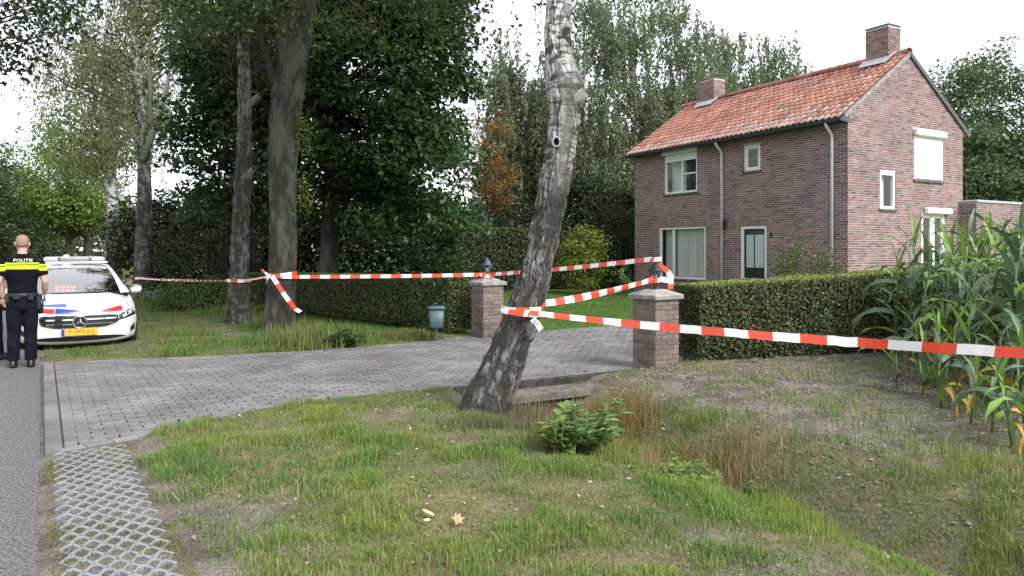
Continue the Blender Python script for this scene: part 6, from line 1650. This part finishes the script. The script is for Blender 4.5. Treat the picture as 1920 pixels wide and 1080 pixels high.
tm.materials.append(MT['ink']); o = link('plate_lettering', tm, None, npl)
lp(MB().box((0, 0.02, 0.335), (0.5, 0.08, 0.09)), 'plate_holder', trim, car)
# bonnet stripes and lettering follow the bonnet surface
def decal(poly_rows, m, name):
    mb = MB(); mb.grid([[FS(q, t, 0.004) for q, t in row] for row in poly_rows]); lp(mb, name, m, car)
def band(q0, q1, lo0, lo1, hi0, hi1, n=14): return [[(lerp(q0, q1, s), lerp(lerp(lo0, lo1, s), lerp(hi0, hi1, s), v)) for s in np.linspace(0, 1, n)] for v in np.linspace(0, 1, 4)]
t_h = tz_of(0.635)
decal(band(0.26, 0.74, t_h - 0.005, t_h + 0.01, t_h + 0.01, t_h + 0.155), redf, 'red_stripe')
decal(band(-0.40, 0.22, t_h - 0.005, t_h - 0.005, t_h + 0.13, t_h + 0.02), bluef, 'blue_stripe')
decal(band(-0.80, -0.41, t_h + 0.06, t_h - 0.005, t_h + 0.17, t_h + 0.11), redf, 'red_stripe')
decal(band(-0.80, -0.22, t_h + 0.175, t_h + 0.14, t_h + 0.2, t_h + 0.205), bluef, 'blue_stripe')
tm = text_mesh('P O L I T I E', 0.13); greyf = m_plain('grey_lettering', (0.24, 0.25, 0.27), 0.4)
for v in tm.vertices:
    v.co = FS(v.co.x / 0.84, 0.80 + v.co.y / 0.36 * 0.111, 0.005)
tm.materials.append(greyf); link('bonnet_lettering', tm, None, car)
for sg in (-1, 1):
    lp(MB().grid([[FS(sg * lerp(0.9, 0.83, t), lerp(0.68, 1.0, t), 0.002) + [sg * w, 0, 0] for w in (-0.004, 0.004)] for t in np.linspace(0, 1, 12)]), 'bonnet_seam', trim, car)
    mr = lp(MB().loft([[(sg * (0.87 + x), 1.42 + 0.13 * y * k + 0.03, 0.955 + 0.075 * z * k) for y, z in ((-1, -0.4), (-0.9, 0.4), (-0.3, 1), (0.5, 1), (0.5, -0.9), (-0.5, -1))] for x, k in ((0.0, 0.55), (0.03, 0.9), (0.12, 1), (0.17, 0.85), (0.19, 0.5))]), 'mirror', paint, car)
    o = MB().bbox((sg * 0.96, 1.495, 0.955), (0.17, 0.01, 0.11), 0.004).build('mirror_glass', chrome); o.parent = mr
    o = MB().bbox((sg * 0.955, 1.44, 0.99), (0.17, 0.16, 0.055), 0.02).build('mirror_cap', trim); o.parent = mr
    o = MB().tube([(sg * 0.79, 1.42, 0.90), (sg * 0.89, 1.43, 0.925)], 0.028, 6).build('mirror_arm', trim); o.parent = mr
for sg in (-1, 1):
    for d, z in whl:
        w = empty('wheel', (sg * 0.80, d, z + 0.02)); w.parent = car; w.rotation_euler = (0, math.radians(90), 0)
        lp(MB().lathe([(0.2, -0.1), (0.29, -0.1), (0.32, -0.07), (0.322, 0.07), (0.29, 0.1), (0.2, 0.1)], 28, cap=False), 'tyre', rubber, w)
        rim = lp(MB().lathe([(0.05, 0.06), (0.2, 0.085), (0.215, 0.1), (0.2, -0.08), (0.04, -0.08)], 20), 'rim', chrome, w)
    for d, z in whl: lp(MB().lathe([(0.34, -0.16), (0.34, 0.0)], 20, cap=True), 'wheel_arch', trim, car).matrix_basis = Matrix.Translation((sg * 0.74, d, z)) @ Matrix.Rotation(math.radians(90) * sg, 4, 'Y')

# ------------------------------------------------------------------ officers
skin = m_noise('skin', (0.5, 0.29, 0.215), (0.58, 0.36, 0.28), 18, 0.55, 0.05)
hairm = m_noise('cropped_hair', (0.2, 0.13, 0.095), (0.36, 0.24, 0.18), 120, 0.7, 0.3, 0.003)
navy = m_noise('navy_trousers', (0.005, 0.006, 0.011), (0.011, 0.012, 0.02), 9, 0.9, 0.9, 0.05, spec=0.08)
boot = m_plain('black_boot', (0.01, 0.01, 0.011), 0.35); gear = m_plain('black_gear', (0.012, 0.012, 0.014), 0.5)
def m_shirt():
    m, nt, bs = mk('black_shirt_with_yellow_bands')
    t = nt.nodes.new('ShaderNodeTexCoord'); sp = nt.nodes.new('ShaderNodeSeparateXYZ'); nt.links.new(t.outputs['Object'], sp.inputs[0])
    ab = nt.nodes.new('ShaderNodeMath'); ab.operation = 'ABSOLUTE'; nt.links.new(sp.outputs['X'], ab.inputs[0])
    gt = nt.nodes.new('ShaderNodeMath'); gt.operation = 'GREATER_THAN'; gt.inputs[1].default_value = 0.195; nt.links.new(ab.outputs[0], gt.inputs[0])
    sh = nt.nodes.new('ShaderNodeMath'); sh.operation = 'MULTIPLY_ADD'; sh.inputs[1].default_value = 0.022; nt.links.new(gt.outputs[0], sh.inputs[0]); nt.links.new(sp.outputs['Z'], sh.inputs[2])
    r = nt.nodes.new('ShaderNodeMapRange'); r.inputs[1].default_value = 1.2; r.inputs[2].default_value = 1.6; nt.links.new(sh.outputs[0], r.inputs[0])
    cr = nt.nodes.new('ShaderNodeValToRGB'); cr.color_ramp.interpolation = 'CONSTANT'
    bk, ye_ = (0.005, 0.006, 0.009, 1), (0.55, 0.72, 0.03, 1)
    e = cr.color_ramp.elements; e[0].position = 0; e[0].color = bk; e[1].position = (1.375 - 1.2) / 0.4; e[1].color = ye_
    for z, c in ((1.428, bk), (1.442, ye_), (1.465, bk)): q = e.new((z - 1.2) / 0.4); q.color = c
    nt.links.new(r.outputs[0], cr.inputs[0]); nt.links.new(cr.outputs[0], bs.inputs['Base Color'])
    n = noise(nt, 14, 4, 0.6, t.outputs['Object']); bump(nt, bs, n.outputs['Fac'], 0.7, 0.05); bs.inputs['Roughness'].default_value = 0.85; bs.inputs['Specular IOR Level'].default_value = 0.1
    return m
shirtm = m_shirt()
def ell_ring(c, rx, ry, z, k=20, rot=0.0): return [(c[0] + rx * math.cos(a), c[1] + ry * math.sin(a), z) for a in np.linspace(0, 2 * math.pi, k, endpoint=False)]
def melt(o, vox, it=4):
    m = o.modifiers.new('remesh', 'REMESH'); m.mode = 'VOXEL'; m.voxel_size = vox; m.use_smooth_shade = True
    s = o.modifiers.new('smooth', 'SMOOTH'); s.iterations = it; s.factor = 0.5
    return o
def officer(loc, rz, label, pose):
    P = empty('person', loc, rz); tag(P, label, 'person', 'police officers beside the car')
    A = pose
    b = MB()
    b.loft([ell_ring((0, 0), 0.16, 0.11, 0.88), ell_ring((0, 0), 0.168, 0.12, 0.96), ell_ring((0, 0.005), 0.155, 0.108, 1.1), ell_ring((0, 0), 0.175, 0.12, 1.3), ell_ring((0, -0.005), 0.185, 0.11, 1.42), ell_ring((0, -0.005), 0.15, 0.085, 1.5), ell_ring((0, -0.005), 0.07, 0.07, 1.55), ell_ring((0, 0.005), 0.06, 0.065, 1.6), ell_ring((0, 0.01), 0.058, 0.066, 1.66)])
    hc = (0.0, 0.02)
    b.loft([ell_ring((hc[0], hc[1] + oy), rx, ry, z, 22) for z, rx, ry, oy in ((1.615, 0.035, 0.05, 0.035), (1.635, 0.055, 0.072, 0.02), (1.67, 0.068, 0.088, 0.008), (1.715, 0.075, 0.098, 0), (1.76, 0.078, 0.101, -0.004), (1.80, 0.073, 0.094, -0.006), (1.835, 0.055, 0.07, -0.008), (1.853, 0.025, 0.034, -0.008))])
    for s in (-1, 1):
        b.loft([[(s * (0.074 + x), 0.012 + 0.018 * k * math.cos(a) - 0.006 * x * 50, 1.725 + 0.032 * k * math.sin(a)) for a in np.linspace(0, 2 * math.pi, 10, endpoint=False)] for x, k in ((0, 0.8), (0.012, 1.0), (0.02, 0.75))])
        fx, fy = A['foot'][0 if s < 0 else 1]; b.tube([(s * 0.09, 0, 0.92), (lerp(s * 0.09, fx, 0.5), lerp(0.02, fy, 0.4), 0.5), (fx, fy, 0.1), (fx, fy + 0.01, 0.06)], [0.085, 0.056, 0.04, 0.035], 12)
        sh, el, wr, ha = A['arm'][0 if s < 0 else 1]
        sh, el, wr, ha = map(np.array, (sh, el, wr, ha))
        b.tube([sh, (sh + el) / 2, el, (el + wr) / 2, wr], [0.058, 0.05, 0.042, 0.042, 0.029], 12)
        d = norm(ha - wr); side = norm(np.cross(d, [s * 1.0, 0.2, 0.1])); nr = np.cross(d, side)
        pm = wr + d * 0.05; b.loft([[wr + d * q + side * w * math.cos(a) + nr * 0.014 * math.sin(a) for a in np.linspace(0, 2 * math.pi, 10, endpoint=False)] for q, w in ((-0.01, 0.026), (0.03, 0.038), (0.07, 0.042), (0.09, 0.038))])
        for k, (off, L) in enumerate(((-0.031, 0.062), (-0.0105, 0.076), (0.0105, 0.082), (0.031, 0.072))):
            r0 = wr + d * 0.08 + side * off; b.tube([r0, r0 + d * L * 0.5 - nr * s * 0.004, r0 + d * L * 0.85 - nr * s * 0.018, r0 + d * L - nr * s * 0.026], [0.0095, 0.009, 0.008, 0.006], 7)
        r0 = wr + d * 0.025 + side * 0.034; b.tube([r0, r0 + d * 0.035 + side * 0.022, r0 + d * 0.065 + side * 0.024], [0.012, 0.011, 0.008], 7)
    b.tube([(0, 0.118, 1.735), (0, 0.138, 1.705), (0, 0.125, 1.69)], [0.008, 0.014, 0.009], 8)
    melt(lp(b, 'body', skin, P), 0.0065, 3)
    for s in (-1, 1): lp(MB().lathe([(0.002, -0.012), (0.012, -0.004), (0.012, 0.004), (0.002, 0.012)], 8, (s * 0.03, 0.108, 1.74)), 'eye', MT['white'], P)
    lp(MB().bbox((0, 0.113, 1.655), (0.045, 0.012, 0.01), 0.004), 'mouth', m_plain('lips', (0.4, 0.17, 0.14), 0.5), P)
    hr = MB(); hr.loft([ell_ring((hc[0], hc[1] + oy - 0.003), rx + 0.004, ry + 0.004, z, 22) for z, rx, ry, oy in ((1.69, 0.06, 0.06, -0.03), (1.715, 0.072, 0.08, -0.018), (1.76, 0.078, 0.094, -0.011), (1.80, 0.073, 0.092, -0.008), (1.835, 0.055, 0.07, -0.008), (1.853, 0.025, 0.034, -0.008), (1.857, 0.006, 0.008, -0.008))]); lp(hr, 'hair', hairm, P)
    s_ = MB()
    s_.loft([ell_ring((0, 0), 0.178, 0.132, 0.97), ell_ring((0, 0), 0.178, 0.132, 1.05), ell_ring((0, 0.003), 0.175, 0.128, 1.15), ell_ring((0, 0), 0.196, 0.138, 1.3), ell_ring((0, -0.005), 0.208, 0.132, 1.42), ell_ring((0, -0.005), 0.175, 0.105, 1.51), ell_ring((0, -0.005), 0.085, 0.085, 1.562), ell_ring((0, -0.002), 0.072, 0.078, 1.59)])
    for i, (sh, el, wr, ha) in enumerate(A['arm']):
        sh, el = np.array(sh), np.array(el); s_.tube([sh + (sh - el) * 0.08, sh, lerp(sh, el, 0.4), lerp(sh, el, 0.68)], [0.06, 0.075, 0.072, 0.073], 14)
    melt(lp(s_, 'shirt', shirtm, P), 0.012, 3)
    t_ = MB(); t_.loft([ell_ring((0, 0), 0.174, 0.125, 1.0), ell_ring((0, -0.005), 0.182, 0.135, 0.9), ell_ring((0, -0.005), 0.16, 0.12, 0.8)])
    for s in (-1, 1):
        fx, fy = A['foot'][0 if s < 0 else 1]
        t_.tube([(s * 0.09, -0.005, 0.9), (s * 0.095, 0.0, 0.72), (lerp(s * 0.09, fx, 0.55), lerp(0.02, fy, 0.4), 0.48), (lerp(s * 0.09, fx, 0.75), lerp(-0.02, fy, 0.7), 0.32), (fx, fy, 0.15), (fx, fy, 0.1)], [0.102, 0.098, 0.08, 0.079, 0.076, 0.078], 16)
        bt = MB(); bt.loft([[(fx + w * math.cos(a) * 0.052, fy + 0.055 + L * math.sin(a) * 0.15 - (0.05 if z > 0.1 else 0) * 1.0, z) for a in np.linspace(0, 2 * math.pi, 16, endpoint=False)] for z, w, L in ((0.0, 0.95, 0.95), (0.02, 1.0, 1.0), (0.05, 1.0, 0.98), (0.085, 0.92, 0.82), (0.12, 0.95, 0.42), (0.2, 0.98, 0.4))]); lp(bt, 'boot', boot, P)
    melt(lp(t_, 'trousers', navy, P), 0.013, 3)
    bl_ = lp(MB().loft([ell_ring((0, 0), r, r * 0.745, z, 24) for z, r in ((0.985, 0.186), (0.99, 0.192), (1.035, 0.192), (1.04, 0.186))]), 'belt', gear, P)
    for x, y, z, w, h_ in ((0.19, -0.02, 0.9, 0.06, 0.2), (0.1, -0.135, 0.99, 0.07, 0.1), (-0.06, -0.15, 0.99, 0.09, 0.07), (-0.17, -0.06, 0.97, 0.05, 0.13)):
        o = lp(MB().bbox((x, y, z), (w, 0.06, h_), 0.012), 'pouch', gear, P)
    o = lp(MB().loft([rrect(0.06, 0.1, 0.02, 0), rrect(0.07, 0.13, 0.025, 0.12), rrect(0.075, 0.15, 0.025, 0.2)]), 'holster', gear, P); o.location = (0.215, 0.03, 0.74)
    o = lp(MB().bbox((0.215, 0.0, 0.97), (0.04, 0.06, 0.09), 0.012), 'pistol_grip', gear, P)
    tm = text_mesh('POLITIE', 0.058)
    for v in tm.vertices:
        x = v.co.x * 1.15 + 0.01; y = v.co.y
        v.co = (x, -0.006 - 0.106 * math.sqrt(max(0.05, 1 - (x / 0.19) ** 2)) - 0.012 + max(0, y) * 0.25, 1.497 + y)
    tm.materials.append(MT['tapewhite']); link('back_lettering', tm, None, P)
    return P
pose1 = dict(arm=[((-0.195, -0.005, 1.46), (-0.275, -0.05, 1.2), (-0.31, 0.06, 1.0), (-0.31, 0.12, 0.9)), ((0.195, -0.005, 1.46), (0.265, -0.03, 1.2), (0.265, 0.1, 1.02), (0.255, 0.16, 0.92))], foot=[(-0.105, 0.03), (0.1, -0.01)])
pose2 = dict(arm=[((-0.195, -0.005, 1.46), (-0.26, -0.04, 1.19), (-0.2, 0.16, 1.1), (-0.12, 0.24, 1.1)), ((0.195, -0.005, 1.46), (0.25, -0.05, 1.18), (0.24, 0.02, 0.94), (0.24, 0.05, 0.84))], foot=[(-0.11, -0.02), (0.1, 0.05)])
op_ = gp(42, 689); officer((op_[0], op_[1], 0.003), math.radians(33), 'officer seen from behind in black shirt with yellow bands, beside the police car', pose1)
op_ = gp(-19, 676); officer((op_[0], op_[1], 0.003), math.radians(-20), 'second officer in dark uniform cut off by the left frame edge', pose2)
